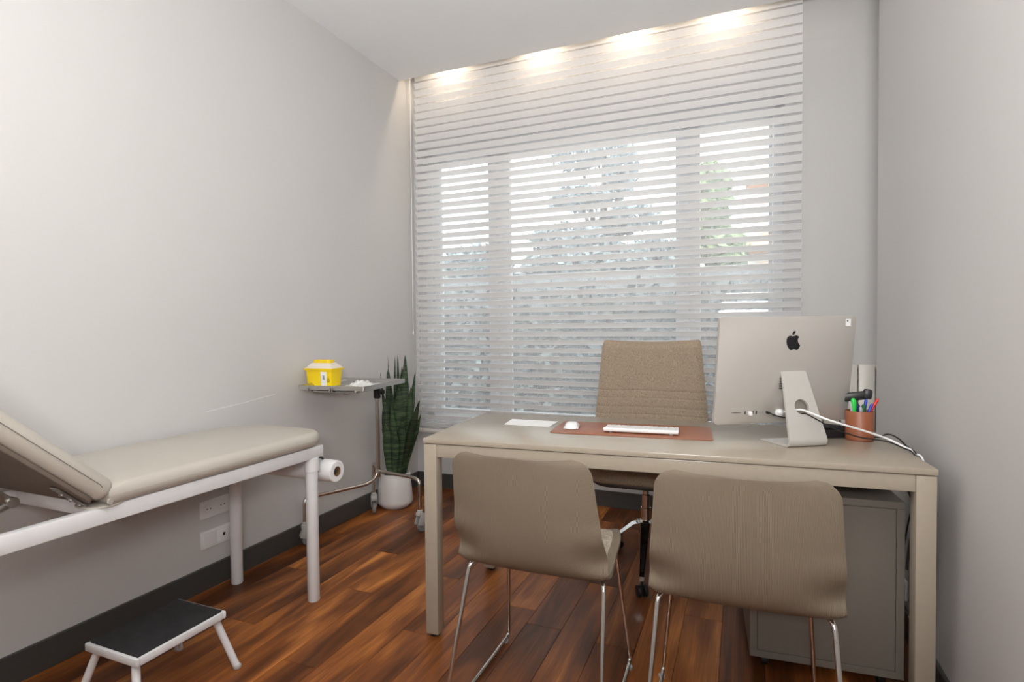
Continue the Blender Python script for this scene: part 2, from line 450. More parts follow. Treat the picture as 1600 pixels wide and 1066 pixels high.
# ------------------------------------------------------------------ window
win = struct('window_1', MB().box(((wx0+wx1)/2, 3.6, wz1-0.035), (wx1-wx0, 0.07, 0.07), 0.004).box(((wx0+wx1)/2, 3.6, wz0+0.03), (wx1-wx0, 0.07, 0.06), 0.004)
             .box((wx0+0.03, 3.6, (wz0+wz1)/2), (0.06, 0.07, wz1-wz0), 0.004).box((wx1-0.025, 3.6, (wz0+wz1)/2), (0.05, 0.07, wz1-wz0), 0.004).box((-1.571, 3.605, (wz0+wz1)/2), (0.05, 0.045, wz1-wz0-0.1), 0.003).box((-0.300, 3.605, (wz0+wz1)/2), (0.05, 0.045, wz1-wz0-0.1), 0.003), white_pvc)
for a, b, nm in ((-2.095, -1.571, 's'), (-1.571, -0.300, 's'), (-0.300, 0.165, 's')):
    zt, zb = wz1-0.07, wz0+0.06
    fwid = {-2.095: (0.055, 0.079), -1.571: (0.080, 0.081), -0.300: (0.062, 0.025)}[a]
    q = MB(); yy = 3.60; d = 0.055
    q.box((a+fwid[0]/2+0.002, yy, (zt+zb)/2), (fwid[0]-0.004, d, zt-zb-0.004), 0.004)
    q.box((b-fwid[1]/2-0.002, yy, (zt+zb)/2), (fwid[1]-0.004, d, zt-zb-0.004), 0.004)
    q.box(((a+b)/2, yy, zt-0.017), (b-a-0.004, d, 0.03), 0.004); q.box(((a+b)/2, yy, zb+0.012), (b-a-0.004, d, 0.025), 0.004)
    s_ = q.obj('sash', white_pvc, win)
    MB().box(((a+fwid[0]+b-fwid[1])/2, 3.605, (zt+zb)/2), (b-a-fwid[0]-fwid[1]+0.01, 0.006, zt-zb-0.05)).obj('pane', glass_m, s_)
struct('trim_2', MB().box(((wx0+wx1)/2, 3.535, wz0+0.006), (wx1-wx0-0.01, 0.085, 0.012), 0.002), white_pvc)

# ------------------------------------------------------------------ blind
bl = thing('window_blind', 'wide white sheer shade of horizontal fabric vanes covering the whole window', 'blind', (0, 0, 0))
bx0, bx1 = -2.146, 0.300; pitch = 0.0532
L_ = bx1-bx0; hh, dd = 0.031, 0.022
sl = MB(); ln = math.hypot(hh, dd); an = math.atan2(hh, dd)


def vane(u, v):
    t = v; s_ = math.sin(t*PI)*0.0016
    return ((u-0.5)*L_, dd*(0.5-t)+s_*0.7, hh*(t-0.5)-s_*0.7)


slat_me = MB().sheet(vane, 1, 6, 0.0014).mesh('slat', vane_m)
z = 0.458; zs = []
while z < 2.97: zs.append(z); z += pitch
for z in zs: inst('slat', slat_me, bl, ((bx0+bx1)/2, 3.425, z))
MB().box(((bx0+bx1)/2, 3.4465, (0.41+2.955)/2), (L_-0.004, 0.0012, 2.955-0.41)).obj('sheer_panel', sheer_m, bl)
MB().tube([(bx0, 3.425, 0.412), (bx1, 3.425, 0.412)], 0.017, 16).obj('bottom_rail', mat('cream_rail', (0.66, 0.62, 0.59), 0.4), bl)
MB().box(((bx0+bx1)/2, 3.43, 2.968), (L_, 0.05, 0.022), 0.004).obj('head_rail', white_pvc, bl)
MB().tube([(-2.157, 3.385, 2.95), (-2.157, 3.385, 1.12)], 0.0028, 8).obj('control_cord', white_pl, bl)
MB().lathe([(0.003, 0.028), (0.0055, 0.024), (0.0065, 0.004), (0.004, 0)], (-2.157, 3.385, 1.095), 12).obj('cord_weight', white_pl, bl)

# ------------------------------------------------------------------ radiator
ra = thing('radiator', 'cream aluminium column radiator on the far wall behind the pen cup', 'radiator', (0, 0, 0))
colme = MB().box((0, 0, 0), (0.074, 0.012, 0.82), 0.005).box((0, 0.04, 0), (0.02, 0.07, 0.78), 0.003).box((0, 0.075, 0), (0.06, 0.01, 0.80), 0.003)\
    .box((0, 0.04, 0.385), (0.07, 0.07, 0.03), 0.006).mesh('column', rad_m)
for k in range(6): inst('column', colme, ra, (0.358+0.08*k, 3.375, 0.525))
for z_ in (0.19, 0.86): MB().tube([(0.33, 3.43, z_), (0.79, 3.43, z_)], 0.018, 12).obj('header_pipe', rad_m, ra)
MB().tube([(0.30, 3.43, 0.19), (0.30, 3.43, -0.0)], 0.008, 10).tube([(0.30, 3.43, 0.19), (0.34, 3.43, 0.19)], 0.012, 10).obj('valve_pipe', rad_m, ra)

# ------------------------------------------------------------------ wall outlets


def plate(name, label, y0, y1, z0, z1, kind_):
    t = thing(name, label, 'outlet', (XL, 0, 0))
    yc_, zc_ = (y0+y1)/2, (z0+z1)/2
    MB().box((0.005, yc_, zc_), (0.010, y1-y0, z1-z0), 0.003).obj('cover_plate', white_pl, t)
    for k in (0, 1):
        cy = y0+(y1-y0)*(0.27+0.46*k)
        if kind_ == 'socket':
            MB().lathe([(0.020, 0), (0.020, 0.0045), (0.0175, 0.0045), (0.0165, 0.0018)], (0.0095, cy, zc_), 20, rot=roty(PI/2)).obj('socket', white_pl, t)
            for s_ in (-1, 1): MB().box((0.0118, cy+s_*0.0085, zc_), (0.001, 0.005, 0.005), 0.0004).obj('socket_hole', black_pl, t)
        else:
            MB().box((0.011, cy, zc_), (0.006, (y1-y0)*0.42, (z1-z0)*0.72), 0.002).obj('module', white_pl, t)
            if k: MB().box((0.0145, cy, zc_), (0.002, 0.012, 0.014), 0.001).obj('jack', black_pl, t)
    return t


plate('wall_socket', 'white double power socket, the upper of two plates under the couch', 1.702, 1.855, 0.314, 0.394, 'socket')
plate('network_outlet', 'white double network outlet plate with one black jack, below the power socket', 1.704, 1.857, 0.180, 0.260, 'net')
tg = thing('wall_plug_plate', 'white outlet plate low on the right wall behind the drawer cabinet', 'outlet', (XR, 0, 0))
MB().box((-0.005, 2.45, 0.165), (0.010, 0.085, 0.075), 0.003).obj('cover_plate', white_pl, tg)
MB().lathe([(0.018, 0), (0.018, -0.004), (0.015, -0.004), (0.014, -0.001)], (-0.010, 2.45, 0.165), 16, rot=roty(PI/2)).obj('socket', white_pl, tg)

# ------------------------------------------------------------------ desk
DR = 0.0692
DO = Vector((-1.0855, 1.7576, 0)); DW, DD_ = 1.593, 0.645
dk = thing('desk', 'long taupe laminate desk on square legs in front of the window', 'desk', DO, DR)
MB().box((DW/2, DD_/2, 0.731), (DW, DD_, 0.018), 0.002).obj('desktop', desk_m, dk)
leg = MB().box((0, 0, 0.3655), (0.05, 0.05, 0.707), 0.0025).mesh('leg', desk_m)
foot = MB().lathe([(0.017, -0.006), (0.02, 0.0), (0.02, 0.008), (0.012, 0.012)], (0, 0, 0.002+0.004), 16).mesh('foot', black_pl)
for px_, py_ in ((0.027, 0.027), (DW-0.027, 0.027), (0.027, DD_-0.027), (DW-0.027, DD_-0.027)):
    l_ = inst('leg', leg, dk, (px_, py_, 0)); inst('foot', foot, l_, (0, 0, 0))
for nm, c, d in (('apron', (DW/2, 0.022, 0.695), (DW-0.104, 0.03, 0.048)), ('apron', (DW/2, DD_-0.022, 0.695), (DW-0.104, 0.03, 0.048)),
                 ('apron', (0.022, DD_/2, 0.695), (0.03, DD_-0.104, 0.048)), ('apron', (DW-0.022, DD_/2, 0.695), (0.03, DD_-0.104, 0.048))):
    MB().box(c, d, 0.002).obj(nm, desk_m, dk)
MB().box((DW*0.5, DD_/2, 0.705), (0.04, DD_-0.08, 0.03), 0.002).obj('crossbar', desk_m, dk)


def on_desk(wx, wy): return (wx, wy, 0.740)


# desk mat, mouse, keyboard, paper
DX = 0.085
tag(MB().slab(rrect(0.59, 0.265, 0.012), 0, 0.003, 0.0012, 2).obj('desk_mat', [leather], None, (-0.398, 2.168, 0.7405)), 'tan leather desk mat under the white keyboard and mouse', 'desk mat').rotation_euler = (0, 0, DX)
MO = thing('computer_mouse', 'small white computer mouse on the left end of the leather mat', 'mouse', (-0.628, 2.135, 0.7437), DX+0.1)


def mouse_top(u, v):
    x_ = (u-0.5)*2; y_ = (v-0.5)*2
    sq = (1-min(1, abs(x_))**3.2)**(1/2.4) if abs(x_) < 1 else 0
    return (x_*0.029, y_*0.056*max(0.72, (1-abs(x_)**3)**0.4), 0.003+0.019*((1-abs(x_)**3.5)**0.6)*((1-abs(y_)**2.6)**0.75))


MB().sheet(mouse_top, 14, 20, 0.002).obj('cover', white_pl, MO, ang=60)
MB().slab(rrect(0.052, 0.104, 0.022), 0, 0.004, 0.0015, 2).obj('base', grey_pl, MO)
KB = thing('keyboard', 'slim white keyboard with raised rear edge on the leather mat', 'keyboard', (-0.355, 2.138, 0.7437), DX)
kw, kd = 0.275, 0.115
MB().box((0, 0, 0.0105), (kw, kd, 0.004), 0.0015, rot=rotx(-0.055)).obj('body', white_pl, KB)
MB().tube([(-kw/2+0.002, -kd/2+0.008, 0.0115), (kw/2-0.002, -kd/2+0.008, 0.0115)], 0.0075, 16).obj('battery_tube', white_pl, KB)
keyme = MB().box((0, 0, 0), (0.0155, 0.0155, 0.0025), 0.0008, seg=1).mesh('key', white_pl)
kwide = MB().box((0, 0, 0), (0.088, 0.0155, 0.0025), 0.0008, seg=1).mesh('key', white_pl)
for r_ in range(6):
    yy = -kd/2+0.024+0.0168*r_; zz = 0.0138-0.055*yy
    if r_ == 5:
        inst('key', kwide, KB, (0, yy, zz), (-0.055, 0, 0))
        for k in list(range(-7, -2))+list(range(3, 8)): inst('key', keyme, KB, (k*0.0182, yy, zz), (-0.055, 0, 0))
    else:
        for k in range(-7, 8): inst('key', keyme, KB, (k*0.0178+(0.002 if r_ % 2 else 0), yy, zz), (-0.055, 0, 0))
for sx in (-1, 1): MB().lathe([(0.005, 0), (0.006, 0.001), (0.006, 0.004)], (sx*0.11, -kd/2+0.008, 0.0), 12).obj('rubber_foot', grey_rub, KB)
pp = MB().slab([(-0.917, 2.125), (-0.722, 2.131), (-0.725, 2.260), (-0.936, 2.256)], 0, 0.0015, 0.0003, 1).obj('paper_sheet', paper_m, None, (0, 0, 0.7403))
tag(pp, 'white sheet of paper lying near the desk corner left of the mat', 'paper')

# ------------------------------------------------------------------ computer
IR = 0.56
im = thing('desktop_computer', 'silver all-in-one computer seen from behind on the right of the desk', 'computer', (0.133, 2.148, 0.740), IR)
TI = 0.115; IW, IH = 0.515, 0.372; ic = 0.250
R_ = rotx(TI)  # top leans towards -y (camera side)


def sc(x_, y_, z_): return Vector((0, 0, ic)) + R_ @ Vector((x_, y_, z_))


def back(u, v):
    x_ = (u-0.5)*IW; z_ = (v-0.5)*IH
    a, b = 2*u-1, 2*v-1
    d = 0.012+0.030*max(0, (1-abs(a)**2.6))*max(0, (1-abs(b)**3))**0.8
    cr = 0.014
    ex = max(0, abs(x_)-(IW/2-cr)); ez = max(0, abs(z_)-(IH/2-cr))
    if ex > 0 and ez > 0:
        l = math.hypot(ex, ez)
        if l > 0:
            k = max(ex, ez)/l; x_ = math.copysign(IW/2-cr+ex*k, x_); z_ = math.copysign(IH/2-cr+ez*k, z_)
    return sc(x_, -d, z_)


def us(n, c=0.03):
    return [0, c*0.35, c*0.7, c]+[c+(1-2*c)*k/n for k in range(1, n)]+[1-c, 1-c*0.7, 1-c*0.35, 1]


U = us(16); V = us(12, 0.04); nb = MB(); W = len(U)
vv = [back(u, v) for v in V for u in U]; vf = []
for v in V:
    for u in U:
        p = back(u, v); q = R_.inverted() @ (p-Vector((0, 0, ic))); vf.append(sc(q.x, 0.0, q.z))
fs = []; n0 = len(vv)
for j in range(len(V)-1):
    for i in range(W-1):
        a = j*W+i; fs.append((a, a+1, a+W+1, a+W)); fs.append((n0+a, n0+a+W, n0+a+W+1, n0+a+1))
for i in range(W-1): fs.append((i, i+1, n0+i+1, n0+i)); a = (len(V)-1)*W+i; fs.append((a+1, a, n0+a, n0+a+1))
for j in range(len(V)-1): a = j*W; fs.append((a+W, a, n0+a, n0+a+W)); a = j*W+W-1; fs.append((a, a+W, n0+a+W, n0+a))
nb.add(vv+vf, fs); nb.obj('housing', alu, im, ang=50)
g = MB().slab(rrect(IW-0.003, IH-0.003, 0.014), 0, 0.004, 0.0008, 2)
g.v = [tuple(sc(x_, z_, y_)) for x_, y_, z_ in g.v]; g.obj('screen_glass', mat('screen_black', (0.01, 0.01, 0.012), 0.08), im)
g = MB().slab(rrect(IW-0.004, 0.055, 0.012), 0, 0.001, 0.0003, 1); g.v = [tuple(sc(x_, 0.004+z_, y_-IH/2+0.029)) for x_, y_, z_ in g.v]; g.obj('chin', alu, im)


def backdepth(x_, z_):
    a, b = 2*x_/IW, 2*z_/IH
    return 0.012+0.030*max(0, (1-abs(a)**2.6))*max(0, (1-abs(b)**3))**0.8


# emblem (bitten fruit)
pts = [(690, 460), (640, 443), (590, 446), (548, 475), (519, 525), (510, 585), (514, 640), (530, 700), (556, 755), (592, 803), (620, 824), (648, 824), (680, 808), (712, 800), (745, 808), (775, 824), (802, 824), (832, 800), (858, 765), (874, 733), (885, 692), (860, 672), (836, 640), (822, 605), (817, 560), (823, 525), (838, 498), (857, 482), (838, 458), (808, 440), (772, 434), (735, 446)]
leafp = [(681, 424), (680, 395), (692, 362), (716, 333), (745, 315), (766, 308), (767, 335), (757, 368), (735, 400), (706, 421)]


def emb(pp_):
    return [((x_-697)/17.76/415, 0.103-(y_-600)/17.76/450) for x_, y_ in pp_]


eb = MB()
for P_ in (emb(pts), emb(leafp)):
    n = len(P_); f_ = [sc(x_, -backdepth(x_, z_)-0.0014, z_) for x_, z_ in P_]; k_ = [sc(x_, -backdepth(x_, z_)+0.001, z_) for x_, z_ in P_]
    eb.add(f_+k_, [tuple(range(n-1, -1, -1)), tuple(range(n, 2*n))]+[(i, (i+1) % n, n+(i+1) % n, n+i) for i in range(n)])
eb.obj('emblem', mat('gloss_black', (0.006, 0.006, 0.007), 0.25), im)
st = MB()
q = [(0.213, 0.153), (0.233, 0.153), (0.233, 0.176), (0.213, 0.176)]
st.add([sc(a, -backdepth(a, b)-0.0012, b) for a, b in q]+[sc(a, -backdepth(a, b)+0.001, b) for a, b in q], [(3, 2, 1, 0), (4, 5, 6, 7), (0, 1, 5, 4), (1, 2, 6, 5), (2, 3, 7, 6), (3, 0, 4, 7)])
st.obj('sticker', paper_m, im)
q = [(0.217, 0.167), (0.222, 0.167), (0.222, 0.172), (0.217, 0.172)]
st = MB().add([sc(a, -backdepth(a, b)-0.0016, b) for a, b in q]+[sc(a, -backdepth(a, b), b) for a, b in q], [(3, 2, 1, 0), (4, 5, 6, 7), (0, 1, 5, 4), (1, 2, 6, 5), (2, 3, 7, 6), (3, 0, 4, 7)])
st.obj('sticker_print', led_m, im)
zp = -0.142
for a, wd, ht, m_ in ((-0.197, 0.003, 0.003, led_m), (-0.180, 0.028, 0.0022, led_m), (-0.152, 0.004, 0.011, led_m), (-0.124, 0.004, 0.012, led_m), (-0.112, 0.004, 0.012, led_m), (-0.100, 0.003, 0.006, socket_d), (-0.089, 0.003, 0.006, socket_d)):
    MB().box(sc(a, -backdepth(a, zp)-0.0002, zp), (wd, 0.002, ht), 0.0006, rot=R_).obj('port', m_, im)
MB().box(sc(-0.137, -backdepth(-0.137, zp)-0.006, zp-0.002), (0.010, 0.016, 0.014), 0.003, rot=R_).obj('usb_receiver', white_pl, im)
MB().box(sc(-0.074, -backdepth(-0.074, zp)-0.006, zp), (0.008, 0.016, 0.008), 0.002, rot=R_).obj('plug', black_pl, im)
MB().lathe([(0.017, 0), (0.017, 0.002), (0.009, 0.0035), (0.008, 0.010), (0.004, 0.014)], sc(-0.026, -backdepth(-0.022, zp)+0.001, zp), 24, rot=R_ @ rotx(PI/2)).obj('power_plug', white_pl, im)
# vent slots behind the arm
for k in range(7):
    MB().box(sc(0.0, -backdepth(0, -0.02-k*0.006)-0.0003, -0.022-k*0.006), (0.085, 0.002, 0.0022), rot=R_).obj('vent_slot', led_m, im)
# stand : arm with a round hole, bend, foot
A0 = Vector((0.004, -0.048, 0.248)); A1 = Vector((0.012, -0.112, 0.022)); w0, w1 = 0.088, 0.138


def armp(s_, t):  # s_ -1..1 across, t 0..1 down
    c = A0.lerp(A1, t); w_ = w0+(w1-w0)*t
    return c+Vector((s_*w_/2, 0, 0))


nrm = Vector((0, -(A0.z-A1.z), -(A0.y-A1.y)*-1)); nrm = Vector((0, -(A0-A1).z, (A0-A1).y)).normalized()
armb = MB(); n = 32; alen = (A0-A1).length; hc = 0.53; hr = 0.026


def ring(off):
    inn, out = [], []
    for k in range(n):
        a = 2*PI*k/n; ca, sa = math.cos(a), math.sin(a)
        w_ = w0+(w1-w0)*(hc+sa*hr/alen); inn.append(armp(ca*hr*2/w_, hc+sa*hr/alen)+off)
        # outer: region box t in [hc-.2, hc+.2]
        m_ = max(abs(ca), abs(sa)); out.append(armp(ca/m_, hc+sa/m_*0.2)+off)
    return inn, out


t_ = 0.0085
i1, o1 = ring(nrm*0); i2, o2 = ring(-nrm*t_)
armb.add(i1+o1+i2+o2, [(k, (k+1) % n, n+(k+1) % n, n+k) for k in range(n)]+[(2*n+k, 3*n+k, 3*n+(k+1) % n, 2*n+(k+1) % n) for k in range(n)] +
         [((k+1) % n, k, 2*n+k, 2*n+(k+1) % n) for k in range(n)]+[(n+k, n+(k+1) % n, 3*n+(k+1) % n, 3*n+k) for k in range(n)])
for a, b in ((0.0, hc-0.2), (hc+0.2, 1.0)):
    P = [armp(-1, a), armp(1, a), armp(1, b), armp(-1, b)]
    armb.add(P+[p-nrm*t_ for p in P], [(0, 1, 2, 3), (7, 6, 5, 4), (1, 0, 4, 5), (2, 1, 5, 6), (3, 2, 6, 7), (0, 3, 7, 4)])
# bend and foot as a swept strip
dn = (A1-A0).normalized(); prof = []
cen = A1-nrm*0.020; r0 = 0.020
for k in range(9):
    a = k/8*(PI/2+math.atan2(-(A1-A0).y, -(A1-A0).z)*-1+0.0)
    prof.append(k)
angT = math.acos(max(-1, min(1, dn.dot(Vector((0, 1, 0))))))
sw = []
for k in range(9):
    a = angT*k/8; ax = nrm*math.cos(a)+dn*math.sin(a)
    sw.append((cen+ax*r0, ax))
last = sw[-1][0]; sw.append((Vector((last.x-0.006, 0.034, last.z-0.0004)), Vector((0, 0, -1))))
wv = [w1]*9+[0.142]; vs_ = []; fs = []
for (p, ax), w_ in zip(sw, wv):
    tt = t_ if w_ != 0.142 else 0.003
    for s_ in (-1, 1): vs_.append(p+Vector((s_*w_/2-(0.004 if w_ == 0.142 else 0), 0, 0)))
    for s_ in (-1, 1): vs_.append(p-ax*tt+Vector((s_*w_/2-(0.004 if w_ == 0.142 else 0), 0, 0)))
dz = min(v.z for v in vs_)
for k in range(9):
    a = k*4; b = a+4; fs += [(a, a+1, b+1, b), (a+2, b+2, b+3, a+3), (a, b, b+2, a+2), (a+1, a+3, b+3, b+1)]
fs += [(36, 37, 39, 38)]
armb.add(vs_, fs)
armb.v = [(v[0], v[1], v[2]-(dz-0.0005)*max(0, min(1, (0.25-v[2])/0.22))) for v in armb.v]
armb.obj('stand', alu_l, im, ang=30)

# ------------------------------------------------------------------ cables


def cable(name, pts, r, m, label):
    P = [Vector(p) for p in pts]; Q = []
    for i in range(len(P)-1):
        p0, p1, p2, p3 = P[max(i-1, 0)], P[i], P[i+1], P[min(i+2, len(P)-1)]
        for k in range(6):
            t = k/6; Q.append(0.5*((2*p1)+(-p0+p2)*t+(2*p0-5*p1+4*p2-p3)*t*t+(-p0+3*p1-3*p2+p3)*t**3))
    Q.append(P[-1]); return tag(MB().tube(Q, r, 10).obj(name, m), label, 'cable')


cable('power_cable', [(0.131, 2.099, 0.848), (0.155, 2.092, 0.856), (0.184, 2.080, 0.861), (0.215, 2.045, 0.853), (0.265, 2.02, 0.837), (0.362, 2.07, 0.803), (0.427, 2.10, 0.778), (0.469, 2.08, 0.759), (0.492, 2.055, 0.746), (0.512, 2.03, 0.70), (0.516, 2.05, 0.40), (0.514, 2.14, 0.02)], 0.0033, white_cable,
      'thick white power cable running from the computer to the desk edge')
cable('network_cable', [(0.084, 2.068, 0.850), (0.098, 2.062, 0.842), (0.135, 2.080, 0.832), (0.165, 2.098, 0.832), (0.190, 2.086, 0.848), (0.215, 2.05, 0.841), (0.269, 2.05, 0.811), (0.351, 2.11, 0.776), (0.431, 2.12, 0.765), (0.466, 2.08, 0.755), (0.488, 2.045, 0.744), (0.506, 2.02, 0.68), (0.508, 2.03, 0.35), (0.505, 2.1, 0.012)], 0.0023, black_pl,
      'thin black cable beneath the white one, passing in front of the pen cup')
cable('loop_cable', [(0.36, 2.315, 0.745), (0.428, 2.26, 0.752), (0.452, 2.20, 0.775), (0.468, 2.14, 0.773), (0.480, 2.09, 0.758), (0.494, 2.05, 0.746), (0.510, 2.06, 0.70), (0.506, 2.2, 0.45), (0.500, 2.35, 0.06)], 0.0025, black_pl,
      'short black cable arching up from behind the pen cup')
cable('hanging_cable', [(0.43, 1.99, 0.70), (0.452, 1.965, 0.66), (0.470, 1.96, 0.60), (0.472, 1.97, 0.55), (0.466, 1.99, 0.48), (0.462, 2.0, 0.40)], 0.004, black_pl,
      'black cable loop hanging under the desk beside the drawer cabinet')

# ------------------------------------------------------------------ unclear black device behind computer, built roughly like a desk phone
ph = thing('black_device', 'low black plastic device on the desk behind the computer', 'device', (0.318, 2.30, 0.740), 0.5)
MB().slab([(-0.075, -0.03), (0.05, -0.03), (0.05, 0.03), (-0.075, 0.03)], 0, 0.030, 0.005, 3).obj('body', black_pl, ph)
MB().box((-0.015, 0.0, 0.036), (0.10, 0.04, 0.014), 0.004, rot=roty(0.15)).obj('cradle', black_rub, ph)

# ------------------------------------------------------------------ pen cup and pens
CX, CY = 0.379, 2.258
cup = thing('pen_cup', 'round tan leather pen cup on the right of the desk', 'cup', (CX, CY, 0.740))
MB().lathe([(0.0, 0.0), (0.0435, 0.0), (0.0435, 0.1015), (0.0425, 0.103), (0.041, 0.1015), (0.041, 0.006), (0.0, 0.006)], (0, 0, 0), 40).obj('leather_wall', leather, cup)
MB().lathe([(0.0437, 0.0005), (0.0442, 0.003), (0.0437, 0.006)], (0, 0, 0), 40).obj('bottom_seam', leather_d, cup)


def pen(name, label, base, top, r, mats, cap=None, clip=None, group=None):
    b, t = Vector(base), Vector(top); d = (t-b); ln_ = d.length; o = thing(name, label, 'pen', b, group=group)
    q_ = d.to_track_quat('Z', 'Y'); o.rotation_mode = 'QUATERNION'; o.rotation_quaternion = q_
    MB().lathe([(0.0006, 0.0), (r*0.5, 0.012), (r, 0.02), (r, ln_*0.62)], seg=14).obj('barrel', mats[0], o)
    MB().lathe([(r*1.08, ln_*0.60), (r*1.12, ln_*0.62), (r*1.12, ln_-0.006), (r*0.7, ln_)], seg=14).obj('cap', mats[1], o)
    MB().box((r*1.35, 0, ln_-0.022), (0.0014, 0.003, 0.034), 0.0006).obj('clip', mats[1], o)
    return o


def cp(x_, y_, z_): return (CX+x_, CY+y_, 0.740+z_)


pen('clear_ballpoint', 'grey see-through pen at the left edge of the pen cup', cp(-0.006, 0.0, 0.009), cp(-0.031, -0.008, 0.135), 0.004, (clear_pl, clear_pl))
pen('highlighter', 'bright green highlighter with a thick cap in the pen cup', cp(-0.010, 0.004, 0.011), cp(-0.021, -0.010, 0.146), 0.0068, (green_pl, green_pl))
pen('dark_blue_pen', 'dark blue pen just right of the green highlighter', cp(0.002, -0.008, 0.009), cp(-0.009, -0.026, 0.129), 0.0042, (blue_pl, mat('navy', (0.01, 0.015, 0.10), 0.3)))
pen('white_pen', 'short white pen in the front middle of the pen cup', cp(0.010, 0.006, 0.009), cp(-0.002, -0.030, 0.120), 0.0046, (white_pl, clear_pl))
pen('black_marker', 'black marker with a green end in the middle of the cup', cp(0.016, 0.010, 0.010), cp(0.009, -0.014, 0.126), 0.0052, (black_pl, mat('dark_green', (0.02, 0.12, 0.04), 0.4)))
pen('blue_ballpoint', 'upright blue pen with white grip right of centre in the cup', cp(0.004, 0.012, 0.009), cp(0.020, 0.0, 0.143), 0.0045, (white_pl, blue_pl))
pen('blue_clip_pen', 'blue pen tilted to the right in the pen cup', cp(-0.004, -0.010, 0.009), cp(0.036, -0.006, 0.128), 0.0042, (blue_pl, blue_pl))
pen('red_capped_pen', 'tan pen with red cap leaning out on the right', cp(-0.012, 0.008, 0.009), cp(0.055, 0.0, 0.146), 0.0045, (wood_pl, red_pl))
sp = thing('stapler', 'black stapler standing upright behind the pens in the cup', 'stapler', cp(-0.002, 0.024, 0.012), 0.0)
MB().box((-0.004, 0, 0.065), (0.018, 0.014, 0.12), 0.003, rot=roty(-0.08)).obj('base', black_pl, sp)
MB().box((-0.008, 0, 0.138), (0.085, 0.024, 0.030), 0.007, rot=roty(-0.16)).obj('arm', black_pl, sp)
MB().box((0.030, 0, 0.147), (0.026, 0.026, 0.034), 0.006, rot=roty(0.12)).obj('head', black_pl, sp)

# ------------------------------------------------------------------ drawer cabinet
cb = thing('drawer_cabinet', 'taupe metal mobile drawer cabinet under the right end of the desk', 'cabinet', (0.024, 1.985, 0), DR)
cw, ch, cdp, cz = 0.437, 0.552, 0.47, 0.048
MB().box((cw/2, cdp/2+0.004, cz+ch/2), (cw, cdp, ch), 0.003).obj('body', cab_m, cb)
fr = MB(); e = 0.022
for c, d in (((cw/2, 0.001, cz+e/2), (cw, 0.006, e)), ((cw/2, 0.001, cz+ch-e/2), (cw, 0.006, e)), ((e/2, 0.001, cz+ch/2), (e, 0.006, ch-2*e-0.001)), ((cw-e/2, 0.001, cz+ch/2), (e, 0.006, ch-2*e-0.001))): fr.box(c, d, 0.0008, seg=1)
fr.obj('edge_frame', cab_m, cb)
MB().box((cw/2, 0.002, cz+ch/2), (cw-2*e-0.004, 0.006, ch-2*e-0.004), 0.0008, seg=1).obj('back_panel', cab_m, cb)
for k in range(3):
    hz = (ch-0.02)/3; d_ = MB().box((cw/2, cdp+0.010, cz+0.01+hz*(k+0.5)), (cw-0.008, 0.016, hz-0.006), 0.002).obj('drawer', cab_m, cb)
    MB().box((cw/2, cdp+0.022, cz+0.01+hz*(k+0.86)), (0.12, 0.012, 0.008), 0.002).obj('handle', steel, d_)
castme = MB().lathe([(0.006, -0.011), (0.021, -0.010), (0.022, 0), (0.021, 0.010), (0.006, 0.011)], (0, 0, 0.0225), 20, rot=roty(PI/2)).box((0, 0, 0.040), (0.026, 0.03, 0.012), 0.003).mesh('castor', black_pl)
for a, b in ((0.05, 0.05), (cw-0.05, 0.05), (0.05, cdp-0.05), (cw-0.05, cdp-0.05)): inst('castor', castme, cb, (a, b, 0))

# ------------------------------------------------------------------ visitor chairs


def lerp(a, b, t): return a+(b-a)*t


def interp(tab, t):
    for (a, va), (b, vb) in zip(tab, tab[1:]):
        if t <= b:
            k = (t-a)/(b-a); k = k*k*(3-2*k) if False else k
            return [lerp(p, q_, k) for p, q_ in zip(va, vb)]
    return tab[-1][1]


# profile: s -> (y, z, halfwidth, side lift (normal offset at the edges))
prof = [(0.00, (0.235, 0.436, 0.165)), (0.06, (0.215, 0.449, 0.195)), (0.20, (0.13, 0.452, 0.218)), (0.36, (0.00, 0.440, 0.226)),
        (0.46, (-0.075, 0.436, 0.232)), (0.54, (-0.130, 0.452, 0.234)), (0.60, (-0.165, 0.485, 0.232)), (0.68, (-0.190, 0.545, 0.229)),
        (0.80, (-0.213, 0.640, 0.220)), (0.92, (-0.232, 0.735, 0.211)), (1.0, (-0.246, 0.797, 0.206))]


def catm(tab, t):
    xs = [a for a, _ in tab]
    i = 0
    while i < len(xs)-2 and t > xs[i+1]: i += 1
    k = (t-xs[i])/(xs[i+1]-xs[i]); p1, p2 = tab[i][1], tab[i+1][1]
    p0 = tab[max(i-1, 0)][1]; p3 = tab[min(i+2, len(tab)-1)][1]
    return [0.5*((2*b)+(-a+c)*k+(2*a-5*b+4*c-d)*k*k+(-a+3*b-3*c+d)*k**3) for a, b, c, d in zip(p0, p1, p2, p3)]


